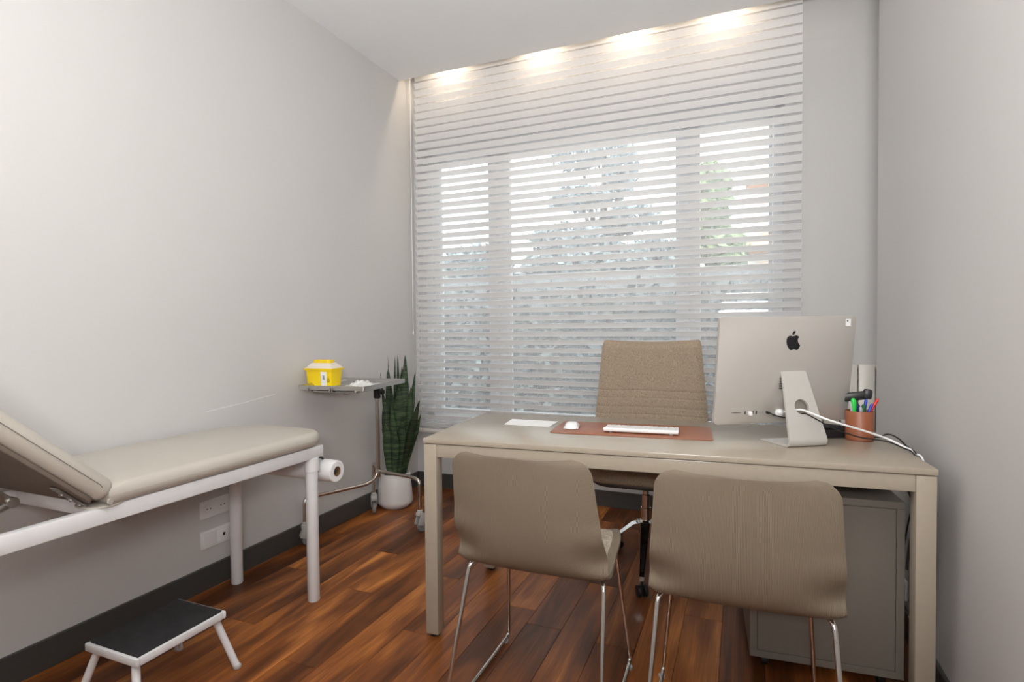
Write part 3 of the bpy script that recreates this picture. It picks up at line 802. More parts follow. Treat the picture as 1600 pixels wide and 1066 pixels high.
def shell(u, v):
    y_, z_, hw = catm(prof, v)
    hw *= 0.968
    t = max(0, z_-0.797+0.048)/0.048; hw -= 0.048*(1-math.sqrt(max(0, 1-t*t)))
    t = max(0, 0.06-v)/0.06; hw -= 0.03*(1-math.sqrt(max(0, 1-t*t))); a = 2*u-1; x_ = hw*a
    # seat dishes up at the sides, back wraps forward at the sides; deep fold at the junction
    seat = max(0, 1-v/0.46); bk = max(0, min(1, (v-0.58)/0.2)); mid = math.exp(-((v-0.56)/0.11)**2)
    z_ += 0.016*a*a*min(1, seat*3)
    y_ += 0.030*(abs(a)**2.2)*bk*(1-0.25*max(0, v-0.8)/0.2)
    y_ += 0.042*(max(0, abs(a)-0.45)/0.55)**1.4*math.exp(-((v-0.635)/0.062)**2)
    z_ -= 0.008*(1-a*a)*math.exp(-((v-0.50)/0.08)**2)
    z_ += 0.010*max(0, (abs(a)-0.86)/0.14)**2*math.exp(-((v-0.50)/0.09)**2)
    # top edge sags slightly in the middle
    z_ += 0.006*(a*a-0.4)*max(0, (v-0.85)/0.15)
    return (x_, y_, z_)


def make_chair(label, loc, rz):
    t = thing('visitor_chair', label, 'chair', loc, rz, 'visitor chairs in front of the desk')
    MB().sheet(shell, 28, 96, 0.009, uv=True).obj('shell', shell_m, t, ang=50)

    def pad(u, v):
        vv_ = 0.03+v*0.47; a = (2*u-1)*0.93; x_, y_, z_ = shell((a+1)/2, vv_)
        ed = (1-abs(2*u-1)**6)*(1-abs(2*v-1)**6)
        return (x_, y_, z_+0.003+0.014*ed)
    MB().sheet(pad, 20, 20, 0.002).obj('seat_pad', seat_fab, t, ang=60)

    def bpad(u, v):
        vv_ = 0.60+v*0.37; a = (2*u-1)*0.92; x_, y_, z_ = shell((a+1)/2, vv_)
        ed = (1-abs(2*u-1)**6)*(1-abs(2*v-1)**6)
        return (x_, y_+0.004+0.010*ed, z_)
    MB().sheet(bpad, 20, 20, -0.002).obj('back_pad', seat_fab, t, ang=60)
    for s_ in (-1, 1):
        MB().tube([(s_*0.12, 0.02, 0.428), (s_*0.185, 0.165, 0.432), (s_*0.222-0.006, 0.262, 0.012), (s_*0.228-0.006, -0.235, 0.012), (s_*0.206, -0.096, 0.436), (s_*0.12, 0.0, 0.432)],
                  0.0065, 12, round_r=0.03).obj('sled_frame', chrome, t)
        for yy in (0.235, -0.20):
            MB().lathe([(0.010, 0.0), (0.011, 0.003), (0.011, 0.010), (0.006, 0.014)], (s_*0.224-0.006, yy, 0.0), 12).obj('glide', clear_pl, t)
    MB().box((0, 0.02, 0.428), (0.26, 0.10, 0.008), 0.003).obj('mount_plate', steel, t)
    return t


chA = make_chair('taupe ribbed shell visitor chair at the left, nearer the step stool', (-0.562, 1.603, 0), 0.015)
chB = copy_tree(chA); chB.location = (-0.004, 1.605, 0); chB.rotation_euler = (0, 0, 0.03)
chB['label'] = 'taupe ribbed shell visitor chair at the right, in front of the drawer cabinet'

# ------------------------------------------------------------------ office chair
oc = thing('office_chair', 'tan tweed swivel office chair behind the desk facing the camera', 'chair', (-0.415, 2.62, 0), 0.03)


def oback(u, v):
    z_ = lerp(0.60, 1.046, v); a = 2*u-1; hw = lerp(0.262, 0.222, v)
    x_ = a*hw; y_ = 0.20+0.045*v-0.035*a*a
    z_ += 0.012*(a*a-0.6)*max(0, (v-0.8)/0.2)
    for g_ in (0.702, 0.742, 0.782, 0.822):
        y_ += 0.008*math.exp(-((z_-g_)/0.003)**2)
    e_ = max(0, abs(a)-0.93)/0.07; y_ += 0.012*e_*e_
    e2 = max(0, v-0.965)/0.035; y_ += 0.012*e2*e2
    return (x_, y_, z_)


MB().sheet(oback, 40, 150, -0.032).obj('backrest', tweed, oc, ang=60)
MB().slab(rrect(0.48, 0.47, 0.09, cy=-0.01), 0.455, 0.535, 0.03, 6, bulge=0.006).obj('seat', tweed, oc, ang=60)
MB().slab(rrect(0.44, 0.42, 0.09, cy=0.0), 0.435, 0.458, 0.01, 3).obj('seat_underside', mat('dark_base', (0.03, 0.022, 0.017), 0.6), oc)
MB().box((0, 0.02, 0.427), (0.16, 0.20, 0.026), 0.006).obj('mechanism', black_pl, oc)
MB().tube([(0, 0.15, 0.44), (0, 0.225, 0.47), (0, 0.245, 0.62)], 0.018, 12, round_r=0.04).obj('back_bracket', chrome, oc)
MB().tube([(-0.06, -0.06, 0.425), (-0.20, -0.10, 0.432), (-0.24, -0.11, 0.424)], 0.005, 8).obj('lever', black_pl, oc)
MB().lathe([(0.024, 0.20), (0.024, 0.30), (0.019, 0.302), (0.019, 0.36), (0.014, 0.362), (0.014, 0.425)], (0, 0, 0), 20).obj('gas_column', chrome, oc)
MB().lathe([(0.026, 0.165), (0.032, 0.175), (0.032, 0.235), (0.026, 0.243)], (0, 0, 0), 24).obj('hub', chrome, oc)
for k in range(5):
    a = -PI/2+0.06+k*2*PI/5; d_ = Vector((math.cos(a), math.sin(a), 0)); n_ = Vector((-d_.y, d_.x, 0))
    lv = MB(); st_ = []
    for r_, zt, zb, hw in ((0.02, 0.235, 0.17, 0.022), (0.06, 0.228, 0.18, 0.020), (0.15, 0.165, 0.14, 0.015), (0.255, 0.098, 0.078, 0.010), (0.275, 0.090, 0.070, 0.010)):
        p = d_*r_; st_.append([p+n_*hw+Vector((0, 0, zt)), p-n_*hw+Vector((0, 0, zt)), p-n_*hw*0.8+Vector((0, 0, zb)), p+n_*hw*0.8+Vector((0, 0, zb))])
    vs_ = [v for r_ in st_ for v in r_]; fs = [(i*4+j, i*4+(j+1) % 4, (i+1)*4+(j+1) % 4, (i+1)*4+j) for i in range(4) for j in range(4)]
    lv.add(vs_, fs+[(3, 2, 1, 0), (16, 17, 18, 19)])
    L1 = lv.obj('base_arm', chrome, oc)
    MB().add([p+n_*hw*0.7+Vector((0, 0, zt+0.0012)) for p, hw, zt in ((d_*0.04, 0.02, 0.233), (d_*0.15, 0.013, 0.165), (d_*0.25, 0.007, 0.101))] +
             [p-n_*hw*0.7+Vector((0, 0, zt+0.0012)) for p, hw, zt in ((d_*0.04, 0.02, 0.233), (d_*0.15, 0.013, 0.165), (d_*0.25, 0.007, 0.101))],
             [(0, 1, 4, 3), (1, 2, 5, 4)]).obj('inlay', black_pl, L1)
    cs = MB(); rr = Matrix.Rotation(a+0.5, 3, 'Z')
    for s_ in (-1, 1):
        cs.lathe([(0.006, -0.008), (0.024, -0.007), (0.026, 0), (0.024, 0.007), (0.006, 0.008)], d_*0.265+rr @ Vector((0, s_*0.014, 0))+Vector((0, 0, 0.027)), 20, rot=rr @ rotx(PI/2))
    cs.tube([d_*0.265+Vector((0, 0, 0.03)), d_*0.265+Vector((0, 0, 0.082))], 0.006, 8)
    cs.obj('castor', black_pl, oc)

# ------------------------------------------------------------------ examination couch
ex = thing('examination_couch', 'beige padded examination couch with white frame along the left wall', 'couch', (0, 0, 0))
GX0, GX1 = -2.135, -1.650; GY1 = 1.876; GY0 = 0.04


def rail(c, d, nm='rail'): MB().box(c, d, 0.004).obj(nm, white_metal, ex)


rail((GX1-0.0145, (GY0+GY1)/2, 0.628), (0.029, GY1-GY0, 0.048)); rail((GX0+0.0145, (GY0+GY1)/2, 0.628), (0.029, GY1-GY0, 0.048))
rail(((GX0+GX1)/2, GY1-0.0145, 0.628), (GX1-GX0-0.058, 0.029, 0.044)); rail(((GX0+GX1)/2, GY0+0.0145, 0.628), (GX1-GX0-0.058, 0.029, 0.044))
rail(((GX0+GX1)/2, 1.02, 0.628), (GX1-GX0-0.058, 0.029, 0.040))
lgm = MB().lathe([(0.0235, 0.0), (0.0255, 0.003), (0.0255, 0.548), (0.0265, 0.549), (0.0290, 0.550), (0.0290, 0.604), (0.027, 0.606)], (0, 0, 0), 28).mesh('leg', white_metal)
for x_, y_ in ((-1.672, 1.826), (-2.113, 1.826), (-1.672, 0.12), (-2.113, 0.12)): inst('leg', lgm, ex, (x_, y_, 0))
# foot section cushion: straight near the hinge, generously rounded at the foot end
out = [(-1.632, 0.995)]+[(-1.632-0.13+0.13*math.cos(a), 1.915-0.13+0.13*math.sin(a)) for a in [k*PI/2/10 for k in range(11)]] +\
      [(-2.165+0.22-0.22*math.sin(a), 1.915-0.22+0.22*math.cos(a)) for a in [k*PI/2/10 for k in range(11)]]+[(-2.165, 0.995)]
out2 = []
for i, p in enumerate(out):
    q = out[(i+1) % len(out)]; out2.append(p); d_ = math.hypot(q[0]-p[0], q[1]-p[1]); n = int(d_/0.06)
    for k in range(1, n): out2.append((lerp(p[0], q[0], k/n), lerp(p[1], q[1], k/n)))
MB().slab(out2, 0.652, 0.714, 0.031, 8, bulge=0.012).obj('seat_cushion', vinyl, ex, ang=70)
# raised head section
br = bpy.data.objects.new('backrest', MB().slab([(x_, -y_) for x_, y_ in rrect(0.536, 0.62, 0.03, 5, 0, 0.31)][::-1], 0.0, 0.062, 0.029, 7, bulge=0.006).mesh('backrest', vinyl, 70)); C.objects.link(br)
br.parent = ex; br.location = (-1.8985, 0.985, 0.664); br.rotation_euler = (-math.radians(43.5), 0, 0)
MB().slab(rrect(0.50, 0.58, 0.02, 4, 0, -0.31), -0.012, 0.0, 0.002, 1).obj('backrest_board', board_m, br)
MB().tube([(0.262, -0.02, 0.026), (0.2705, -0.05, 0.033), (0.2705, -0.58, 0.033), (0.262, -0.61, 0.026)], 0.0011, 6).obj('seam', mat('seam_thread', (0.22, 0.20, 0.18), 0.8), br)
MB().box((0.20, -0.035, -0.016), (0.03, 0.15, 0.006), 0.002).obj('hinge_plate', steel, br)
for k in range(3): MB().lathe([(0.006, 0), (0.006, 0.004), (0.003, 0.006)], (0.20, -0.02-0.03*k, -0.019), 10, rot=rotx(PI)).obj('screw', chrome, br)
# ratchet
MB().box((-1.705, 0.745, 0.773), (0.022, 0.16, 0.022), 0.004, rot=rotx(-0.80)).obj('support_arm', steel, ex)
MB().box((-1.705, 0.725, 0.686), (0.020, 0.19, 0.020), 0.004, rot=rotx(0.33)).obj('support_arm', steel, ex)
MB().lathe([(0.013, -0.016), (0.014, -0.013), (0.014, 0.013), (0.013, 0.016)], (-1.705, 0.803, 0.716), 16, rot=roty(PI/2)).obj('pivot', steel, ex)
MB().slab([(-1.70+0.063*math.cos(a)*1.0, 1.010+0.055*math.sin(a)) for a in [2*PI*k/28 for k in range(28)]], 0.651, 0.656, 0.002, 2).obj('hinge_pad', vinyl, ex)
MB().tube([(-1.6375, 0.998, 0.668), (-1.632, 1.000, 0.668)], 0.009, 12).obj('seam_end', vinyl, ex)
# roll holder
MB().tube([(-2.115, 1.93, 0.526), (-1.63, 1.93, 0.526)], 0.007, 10).obj('roll_rod', steel, ex)
for x_ in (-2.113, -1.70): MB().tube([(x_, 1.86, 0.60), (x_, 1.93, 0.58), (x_, 1.93, 0.526)], 0.005, 8, round_r=0.02).obj('roll_bracket', black_pl, ex)
rl = thing('paper_roll', 'white couch paper roll hanging under the foot end of the couch', 'paper roll', (-1.625, 1.93, 0.526))
R0, R1, RL = 0.047, 0.022, 0.46
rm = MB(); rm.lathe([(R1, 0), (R0-0.004, 0), (R0, 0.003), (R0, RL-0.003), (R0-0.004, RL), (R1, RL)], (-RL, 0, 0), 36, rot=roty(PI/2)); rm.f = rm.f[:-2]; rm.m = rm.m[:-2]
rm.obj('paper', roll_m, rl)
ct = MB(); ct.lathe([(R1-0.003, 0.001), (R1, 0.001), (R1, RL-0.001), (R1-0.003, RL-0.001), (R1-0.003, 0.001)], (-RL, 0, 0), 28, rot=roty(PI/2)); ct.f = ct.f[:-2]; ct.m = ct.m[:-2]
ct.obj('core_tube', card_m, rl)

# ------------------------------------------------------------------ step stool
so = thing('step_stool', 'low white step stool with black rubber top on the floor', 'stool', (-1.722, 1.190, 0), 0.0)
sw_, sd_ = 0.236, 0.302; sz = 0.2
fr = MB()
for c, d in (((0, -sd_/2+0.006, sz-0.012), (sw_, 0.012, 0.024)), ((0, sd_/2-0.006, sz-0.012), (sw_, 0.012, 0.024)), ((-sw_/2+0.006, 0, sz-0.012), (0.012, sd_-0.024, 0.024)), ((sw_/2-0.006, 0, sz-0.012), (0.012, sd_-0.024, 0.024))): fr.box(c, d, 0.0035)
fr.box((0, 0, sz-0.016), (sw_-0.02, sd_-0.02, 0.006)); fr.obj('frame', white_metal, so)
MB().box((-0.004, 0.004, sz-0.002), (sw_-0.018, sd_-0.018, 0.008), 0.002).obj('rubber_mat', black_rub, so)
for a in (-1, 1):
    for b in (-1, 1):
        l_ = MB().tube([(a*(sw_/2-0.055), b*(sd_/2-0.035), sz-0.028), (a*(sw_/2-0.030), b*(sd_/2-0.018), sz-0.030), (a*(sw_/2+0.022), b*(sd_/2+0.016), 0.008)], 0.0115, 14, round_r=0.05).obj('leg', white_metal, so)
        MB().lathe([(0.012, 0), (0.0135, 0.002), (0.0135, 0.010), (0.011, 0.013)], (a*(sw_/2+0.024), b*(sd_/2+0.017), 0), 14).obj('foot_cap', grey_pl, l_)

# ------------------------------------------------------------------ instrument trolley
tr = thing('instrument_trolley', 'chromed tray trolley on castors between the couch and the plant', 'trolley', (0, 0, 0))
PX, PY = -1.982, 2.712
MB().tube([(PX, PY, 0.27), (PX, PY, 0.80)], 0.0125, 16).obj('pole', chrome2, tr)
MB().tube([(PX, PY, 0.80), (PX, PY, 0.838)], 0.009, 16).obj('inner_pole', chrome, tr)
MB().lathe([(0.017, 0.735), (0.020, 0.739), (0.020, 0.795), (0.016, 0.80)], (PX, PY, 0), 20).obj('collar', black_pl, tr)
MB().lathe([(0.006, 0), (0.006, 0.016), (0.016, 0.018), (0.017, 0.034), (0.012, 0.038)], (PX+0.016, PY-0.006, 0.775), 16, rot=rotz(-0.2) @ roty(PI/2)).obj('lock_knob', black_pl, tr)
ends = {'A': (-2.135, 2.275), 'B': (-1.668, 2.660), 'C': (-2.115, 2.845)}
MB().tube([(PX, PY, 0.34), (PX-0.004, PY-0.012, 0.27), (PX-0.02, PY-0.075, 0.245), (-2.135, 2.285, 0.250), (-2.135, 2.275, 0.225), (-2.135, 2.275, 0.10)], 0.010, 14, round_r=0.035).obj('base_leg', chrome2, tr)
MB().tube([(PX, PY, 0.305), (-1.72, 2.672, 0.303), (-1.668, 2.660, 0.290), (-1.668, 2.660, 0.10)], 0.010, 14, round_r=0.05).obj('base_leg', chrome2, tr)
MB().tube([(PX, PY, 0.305), (-2.085, 2.815, 0.318), (-2.115, 2.845, 0.305), (-2.115, 2.845, 0.10)], 0.010, 14, round_r=0.035).obj('base_leg', chrome2, tr)
for k, ang_ in (('A', 0.9), ('B', 1.3), ('C', -0.9)):
    x_, y_ = ends[k]; rr = rotz(ang_); co = MB()
    f_ = Vector((0.014, 0, 0))
    co.lathe([(0.013, 0.104), (0.015, 0.108), (0.015, 0.124), (0.011, 0.128)], (x_, y_, 0), 16)
    for s_ in (-1, 1):
        co.box(Vector((x_, y_, 0.076))+rr @ Vector((0.005, s_*0.016, 0)), (0.044, 0.005, 0.070), 0.0022, rot=rr @ roty(0.35))
    co.box(Vector((x_, y_, 0.098))+rr @ Vector((0.008, 0, 0)), (0.056, 0.036, 0.024), 0.006, rot=rr @ roty(0.35))
    cs = co.obj('castor', grey_pl, tr)
    MB().lathe([(0.008, -0.012), (0.031, -0.011), (0.036, -0.005), (0.036, 0.005), (0.031, 0.011), (0.008, 0.012)], Vector((x_, y_, 0.036))+rr @ Vector((0.018, 0, 0)), 28, rot=rr @ rotx(PI/2)).obj('wheel', grey_rub, cs)
TR = 0.105; TZ = 0.835
tcx, tcy = -1.930, 2.440
tw, td = 0.385, 0.435
frm = MB(); rz_ = rotz(TR)


def tp(a, b, z_): v = rz_ @ Vector((a, b, 0)); return Vector((tcx+v.x, tcy+v.y, z_))


for a in (-0.13, 0.13):
    frm.tube([tp(a, -td/2+0.02, TZ-0.002), tp(a, td/2-0.01, TZ-0.002)], 0.005, 10)
frm.tube([tp(-0.13, -td/2+0.02, TZ-0.002), tp(-0.13, -td/2-0.006, TZ-0.001), tp(-0.13, -td/2-0.006, TZ+0.012)], 0.0035, 8)
frm.tube([tp(0.0, -td/2+0.02, TZ-0.005), tp(0.0, -td/2-0.006, TZ-0.003), tp(0.0, -td/2-0.006, TZ+0.012)], 0.0035, 8)
frm.tube([tp(0.014, -td/2+0.02, TZ-0.005), tp(0.014, -td/2-0.006, TZ-0.003), tp(0.014, -td/2-0.006, TZ+0.012)], 0.0035, 8)
frm.tube([tp(-0.13, td/2-0.01, TZ-0.002), tp(0.13, td/2-0.01, TZ-0.002)], 0.005, 10)
frm.obj('tray_frame', chrome, tr)
pv = Vector((PX, PY, 0.800))
MB().box((tp(-0.06, -0.04, TZ-0.022)+pv)/2, (0.03, 0.40, 0.012), 0.004, rot=rotz(0.30) @ rotx(0.02)).obj('support_bar', chrome2, tr)
MB().box(tp(-0.02, -0.02, TZ-0.014), (0.26, 0.26, 0.010), 0.003, rot=rz_).obj('support_plate', stainless, tr)
trayb = MB(); o1 = [tp(a, b, 0) for a, b in rrect(tw, td, 0.012, 3)]; o2 = [tp(a, b, 0) for a, b in rrect(tw-0.02, td-0.02, 0.012, 3)]; o3 = [tp(a, b, 0) for a, b in rrect(tw-0.045, td-0.045, 0.012, 3)]
N_ = len(o1); lev = [(o3, 0.0035), (o2, 0.018), (o1, 0.020), (o1, -0.002), (o2, -0.002), (o3, -0.002)]
vs_ = [Vector((p.x, p.y, TZ+0.004+h_)) for o_, h_ in lev for p in o_]; fs = []
for i in range(5):
    for k in range(N_): k2 = (k+1) % N_; fs.append((i*N_+k, (i+1)*N_+k, (i+1)*N_+k2, i*N_+k2))
fs.append(tuple(range(N_))); fs.append(tuple(5*N_+k for k in range(N_-1, -1, -1)))
trayb.add(vs_, fs); trayb.obj('tray', stainless, tr)

# sharps container and crumpled packet
sb = thing('sharps_container', 'yellow plastic sharps container with clear lid on the trolley tray', 'container', tp(-0.040-0.045, -0.02, TZ+0.0085), TR-0.06)
sb.location = (-2.068, 2.365, TZ+0.0085); sb.scale = (0.80, 0.85, 1.15)
BH = 0.074


def taper(w0_, d0, w1_, d1, z0, z1, r=0.012, th=None):
    m_ = MB(); a = rrect(w0_, d0, r, 3); b = rrect(w1_, d1, r, 3); n_ = len(a)
    m_.add([(x_, y_, z0) for x_, y_ in a]+[(x_, y_, z1) for x_, y_ in b], [(k, (k+1) % n_, n_+(k+1) % n_, n_+k) for k in range(n_)]+[tuple(range(n_-1, -1, -1)), tuple(range(n_, 2*n_))])
    return m_


taper(0.190, 0.105, 0.205, 0.118, 0, BH).obj('bin', yellow, sb)
taper(0.224, 0.134, 0.226, 0.136, BH-0.001, BH+0.008).obj('rim', yellow, sb)
taper(0.214, 0.124, 0.150, 0.075, BH+0.008, BH+0.031).obj('clear_lid', clear_lid, sb)
MB().slab(rrect(0.134, 0.066, 0.02, 5), BH+0.030, BH+0.046, 0.004, 3).obj('yellow_cap', yellow, sb)
MB().add([(0.022, -0.0545, 0.002), (0.066, -0.0545, 0.002), (0.068, -0.0605, 0.066), (0.022, -0.0605, 0.066), (0.022, -0.053, 0.002), (0.066, -0.053, 0.002), (0.068, -0.058, 0.066), (0.022, -0.058, 0.066)],
         [(0, 1, 2, 3), (7, 6, 5, 4), (0, 4, 5, 1), (1, 5, 6, 2), (2, 6, 7, 3), (3, 7, 4, 0)]).obj('white_label', paper_m, sb)


def yface(z_): return -0.0538-0.0062*z_/0.066-0.0006


for r_, (xa_, xb_) in enumerate(((0.037, 0.053), (0.037, 0.053), (0.039, 0.051), (0.037, 0.053))):
    z_ = 0.032+r_*0.0052; MB().box(((xa_+xb_)/2, yface(z_)-0.0012, z_), (xb_-xa_, 0.0008, 0.0026)).obj('label_print', led_m, sb)
hz = MB()
for k in range(3):
    a0 = PI/2+k*2*PI/3; cx_, cz_ = 0.081+0.0055*math.cos(a0), 0.028+0.0055*math.sin(a0)
    hz.tube([(cx_+0.005*math.cos(a0+b_), yface(cz_)-0.0009, cz_+0.005*math.sin(a0+b_)) for b_ in [(-2.2+4.4*j/12) for j in range(13)]], 0.0010, 6)
hz.lathe([(0.0018, 0), (0.0018, 0.001)], (0.081, yface(0.028)-0.0005, 0.028), 10, rot=rotx(PI/2)); hz.obj('hazard_symbol', black_pl, sb)


def crump(u, v):
    a, b = u-0.5, v-0.5; h_ = 0.018*max(0, 1-(a*a+b*b)*4.2)
    r1 = math.sin(u*17+v*5)*math.cos(v*13-u*4)+0.6*math.sin(u*31-v*23)
    return (a*0.13+0.004*math.sin(v*19), b*0.17+0.005*math.sin(u*15), 0.003+h_*(1+0.35*r1)+0.002*abs(r1))


ck = MB().sheet(crump, 26, 26, 0.0012).obj('gauze_packet', mat('packet_film', (0.72, 0.74, 0.70), 0.25), None, (-1.855, 2.405, TZ+0.009), ang=25)
ck.rotation_euler = (0, 0, 0.2)
tag(ck, 'crumpled white packet on the tray beside the yellow container', 'packet')

# ------------------------------------------------------------------ snake plant
PCX, PCY = -2.068, 3.005
pt = thing('snake_plant', 'tall dark green snake plant in a white pot in the corner', 'plant', (PCX, PCY, 0))
MB().lathe([(0.0, 0.0), (0.080, 0.0), (0.086, 0.003), (0.112, 0.030), (0.113, 0.045), (0.106, 0.13), (0.096, 0.218), (0.094, 0.221), (0.091, 0.218), (0.092, 0.19), (0.0, 0.19)], (0, 0, 0), 48).obj('pot', pot_m, pt, ang=50)
MB().lathe([(0.0, 0.0), (0.088, 0.0), (0.086, 0.004), (0.0, 0.008)], (0, 0, 0.191), 24).obj('soil', soil_m, pt)
# tips given as world points on a plane through the pot, then spread in depth
tips = [(-2.089, 0.983, 0.004, 0.9, -.03), (-2.075, 0.976, 0.010, 0.7, .03), (-2.035, 0.983, 0.022, 0, 0.0), (-2.008, 0.978, 0.020, 0, .04), (-1.968, 0.978, 0.025, 0, -.01), (-1.928, 0.882, 0.016, 0.4, .04),
        (-2.118, 0.884, 0.016, 0.3, .02), (-2.095, 0.890, 0.018, 0, -.03), (-2.155, 0.865, 0.007, 0.9, -.02), (-1.935, 0.785, 0.020, 0.2, 0), (-1.862, 0.700, 0.021, 0.1, -.02), (-1.885, 0.605, 0.018, 0.5, .03),
        (-1.885, 0.500, 0.008, 0.9, .0), (-1.988, 0.785, 0.034, 0, -.06), (-2.150, 0.505, 0.007, 0.9, -.02), (-1.950, 0.385, 0.010, 0.6, .0), (-1.958, 0.325, 0.010, 0.5, -.02), (-1.905, 0.680, 0.012, 0.5, .05),
        (-2.060, 0.80, 0.028, 0, -.05), (-2.10, 0.72, 0.024, 0, -.06), (-2.03, 0.66, 0.028, 0.1, -.08), (-1.96, 0.60, 0.026, 0.1, -.07), (-2.08, 0.55, 0.026, 0.2, -.08), (-2.00, 0.52, 0.024, 0.1, -.09), (-2.03, 0.90, 0.026, 0.1, .04)]
for i, (tx, tz, hw, tw_, dy_) in enumerate(tips):
    bx_ = max(-0.055, min(0.055, (tx-PCX)*0.38)); by_ = dy_*0.6
    ex_, ey_ = tx-PCX, dy_
    if hw < 0.012: bx_ *= 1.0
    if i in (8, 14): ex_ = max(ex_, -0.108)

    def lf(u, v, bx_=bx_, by_=by_, ex_=ex_, ey_=ey_, tz=tz, hw=hw, tw_=tw_, i=i):
        t = v; a = 2*u-1
        wv_ = hw*0.98*(0.70+0.55*math.sin(min(1, t/0.7)*PI/2))*min(1, ((1-t)/0.30))**0.85 if t < 1 else 0
        bow = math.sin(t*PI)*0.02*math.copysign(1, ex_)*(1 if i % 2 else 0.4)
        c = Vector((lerp(bx_, ex_, t**1.35)+bow*0.3, lerp(by_, ey_, t), lerp(0.193, tz, t)))
        th_ = 0.5*math.sin(i*2.1)+tw_*1.0+0.25*t*math.sin(i*1.7)
        return c+Vector((math.cos(th_)*a*wv_, math.sin(th_)*a*wv_+0.35*wv_*a*a, 0))
    MB().sheet(lf, 4, 18, 0.0022).obj('leaf', leaf_m, pt, ang=60)

# ------------------------------------------------------------------ outdoors
gd = MB().box((-1, 18, -0.65), (60, 28.4, 0.1)).obj('ground', mat('outdoor_ground', (0.20, 0.20, 0.18), 0.9, noise=0.2, nscale=2), kind='structure')
fol_a = mat('foliage_blue_green', (0.19, 0.23, 0.25), 0.8, noise=0.35, nscale=3)
fol_b = mat('foliage_green', (0.22, 0.28, 0.16), 0.8, noise=0.35, nscale=3)
bark = mat('bark', (0.10, 0.08, 0.06), 0.9, noise=0.3, bump=0.5, bscale=30)


def foliage(blobs, n, s_, seed):
    rd = random.Random(seed); m_ = MB(); tot = sum(b[3]*b[4]*b[5] for b in blobs)**1.0
    for (cx_, cy_, cz_, rx, ry, rz2) in blobs:
        k = int(n*rx*ry*rz2/tot)
        for _ in range(k):
            while True:
                p = Vector((rd.uniform(-1, 1), rd.uniform(-1, 1), rd.uniform(-1, 1)))
                if 0.35 < p.length < 1: break
            c = Vector((cx_+p.x*rx, cy_+p.y*ry, cz_+p.z*rz2)); a = Vector((rd.gauss(0, 1), rd.gauss(0, 1), rd.gauss(0, 1))).normalized(); b = a.orthogonal().normalized()
            l_ = s_*rd.uniform(0.6, 1.4); o = len(m_.v)
            m_.v += [tuple(c-a*l_), tuple(c+b*l_*0.4), tuple(c+a*l_), tuple(c-b*l_*0.4)]; m_.f.append((o, o+1, o+2, o+3)); m_.m.append(0)
    return m_


def tree(name, label, trunk, blobs, n, s_, seed, fm):
    t = thing(name, label, 'tree', trunk[0], group='trees outside the window')
    T0 = Vector(trunk[0]); P = [Vector(p)-T0 for p in trunk]
    m_ = MB().tube(P, lambda q_: 0.16*(1-q_)+0.04, 10)
    for b in blobs:
        c = Vector(b[:3])-T0; s0 = P[0].lerp(P[-1], 0.5); m_.tube([s0, s0.lerp(c, 0.6)+Vector((0, 0, 0.1)), c], lambda q_: 0.06*(1-q_)+0.015, 6)
    m_.obj('trunk', bark, t)
    f_ = foliage([(b[0]-T0.x, b[1]-T0.y, b[2]-T0.z, b[3], b[4], b[5]) for b in blobs], n, s_, seed).obj('foliage', fm, t); f_['kind'] = 'stuff'
    return t


tree('conifer', 'tall loose blue-green tree filling the middle of the window view', [(-2.3, 10.0, -0.6), (-2.35, 10, 1.5), (-2.3, 10, 4.2)],
     [(-2.75, 10, 4.25, 0.55, 0.5, 0.22), (-2.0, 10, 3.95, 0.32, 0.5, 0.55), (-2.7, 9.8, 3.45, 0.6, 0.5, 0.22), (-1.9, 10, 3.05, 0.65, 0.5, 0.26), (-2.9, 9.9, 2.75, 0.85, 0.6, 0.28), (-2.6, 10, 2.25, 1.35, 0.8, 0.42), (-1.4, 10, 2.3, 0.6, 0.6, 0.4)], 7000, 0.085, 3, fol_a)
tree('shrubby_tree', 'low rounded tree seen through the left pane of the window', [(-5.0, 10.6, -0.6), (-5.0, 10.6, 1.2), (-5.1, 10.6, 2.0)],
     [(-5.2, 10.6, 2.3, 0.9, 0.7, 0.6), (-4.6, 10.6, 1.7, 0.9, 0.7, 0.6)], 4000, 0.09, 5, fol_a)
tree('leafy_tree', 'green tree in front of the terracotta building through the right pane', [(-0.35, 8.5, -0.6), (-0.3, 8.5, 1.5), (-0.25, 8.5, 3.2)],
     [(-0.45, 8.5, 3.0, 0.32, 0.5, 0.5), (-0.25, 8.5, 2.2, 0.33, 0.5, 0.35), (-0.5, 8.5, 2.6, 0.3, 0.4, 0.3)], 2200, 0.10, 8, fol_b)
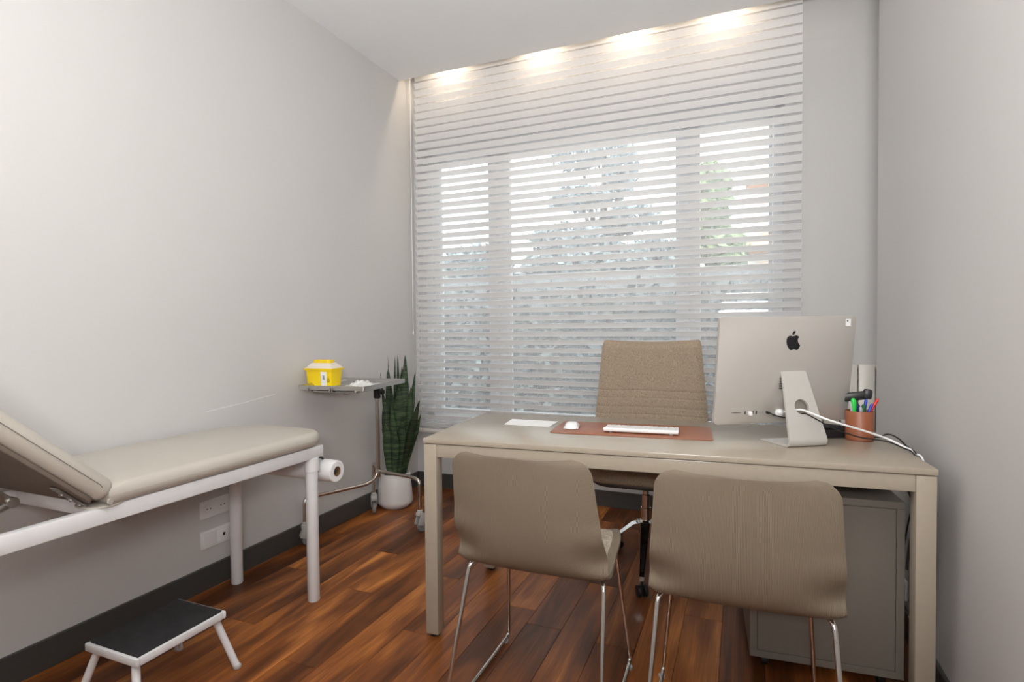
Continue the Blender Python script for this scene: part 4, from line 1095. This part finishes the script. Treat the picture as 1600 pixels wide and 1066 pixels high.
fol_h = mat('hedge_foliage', (0.085, 0.10, 0.105), 0.85, noise=0.45, nscale=6)
hg = thing('hedge', 'long clipped grey-green hedge below the trees outside the window', 'hedge', (0, 6.2, -0.6))
f_ = foliage([(-3.2+0.55*k, 0.0, 1.12+0.03*math.sin(k*2.1), 0.55, 0.3, 1.18) for k in range(-3, 9)], 15000, 0.07, 11).obj('foliage', fol_h, hg); f_['kind'] = 'stuff'
for k in range(-3, 9): MB().tube([(-3.2+0.55*k, 0, 0), (-3.2+0.55*k+0.03, 0, 0.5), (-3.2+0.55*k, 0, 1.4)], 0.03, 7).obj('stem', bark, hg)
gw = MB().box((-1.5, 7.3, 0.62), (12, 0.2, 2.5), 0.02).obj('gap_backing_wall', mat('grey_render', (0.13, 0.14, 0.15), 0.9, noise=0.2, nscale=3)); tag(gw, 'grey backing wall added behind the hedge to cover bright gaps', 'wall')  # added backing that hides bright sky gaps between hedge and trees
bd = thing('terracotta_building', 'pale terracotta building with balcony bars behind the right pane', 'building', (1.9, 11.5, -0.6))
bm_ = mat('terracotta_render', (0.80, 0.50, 0.34), 0.8, noise=0.05, nscale=2)
bw_ = mat('pale_render', (0.85, 0.78, 0.70), 0.8)
MB().box((0, 0, 3.5), (3.6, 3.0, 7.0), 0.02).obj('wall', bw_, bd)
for k in range(5):
    MB().box((0.0, -1.62, 0.9+1.05*k), (3.7, 0.30, 0.16), 0.01).obj('balcony_slab', bm_, bd)
    for j in range(5):
        w1_ = MB().box((-1.45+0.75*j, -1.52, 1.40+1.05*k), (0.34, 0.05, 0.62), 0.01).obj('window', bm_, bd)
        MB().box((-1.45+0.75*j, -1.55, 1.40+1.05*k), (0.24, 0.02, 0.52)).obj('pane', mat('far_pane', (0.5, 0.55, 0.6), 0.2) if (k, j) == (0, 0) else bpy.data.materials['far_pane'], w1_)
for j in range(5): MB().box((-1.10+0.75*j-0.0, -1.60, 3.3), (0.07, 0.10, 6.2), 0.01).obj('pillar', bm_, bd)
MB().box((0, 0, 7.1), (3.9, 3.3, 0.2), 0.02).obj('roof', bm_, bd)
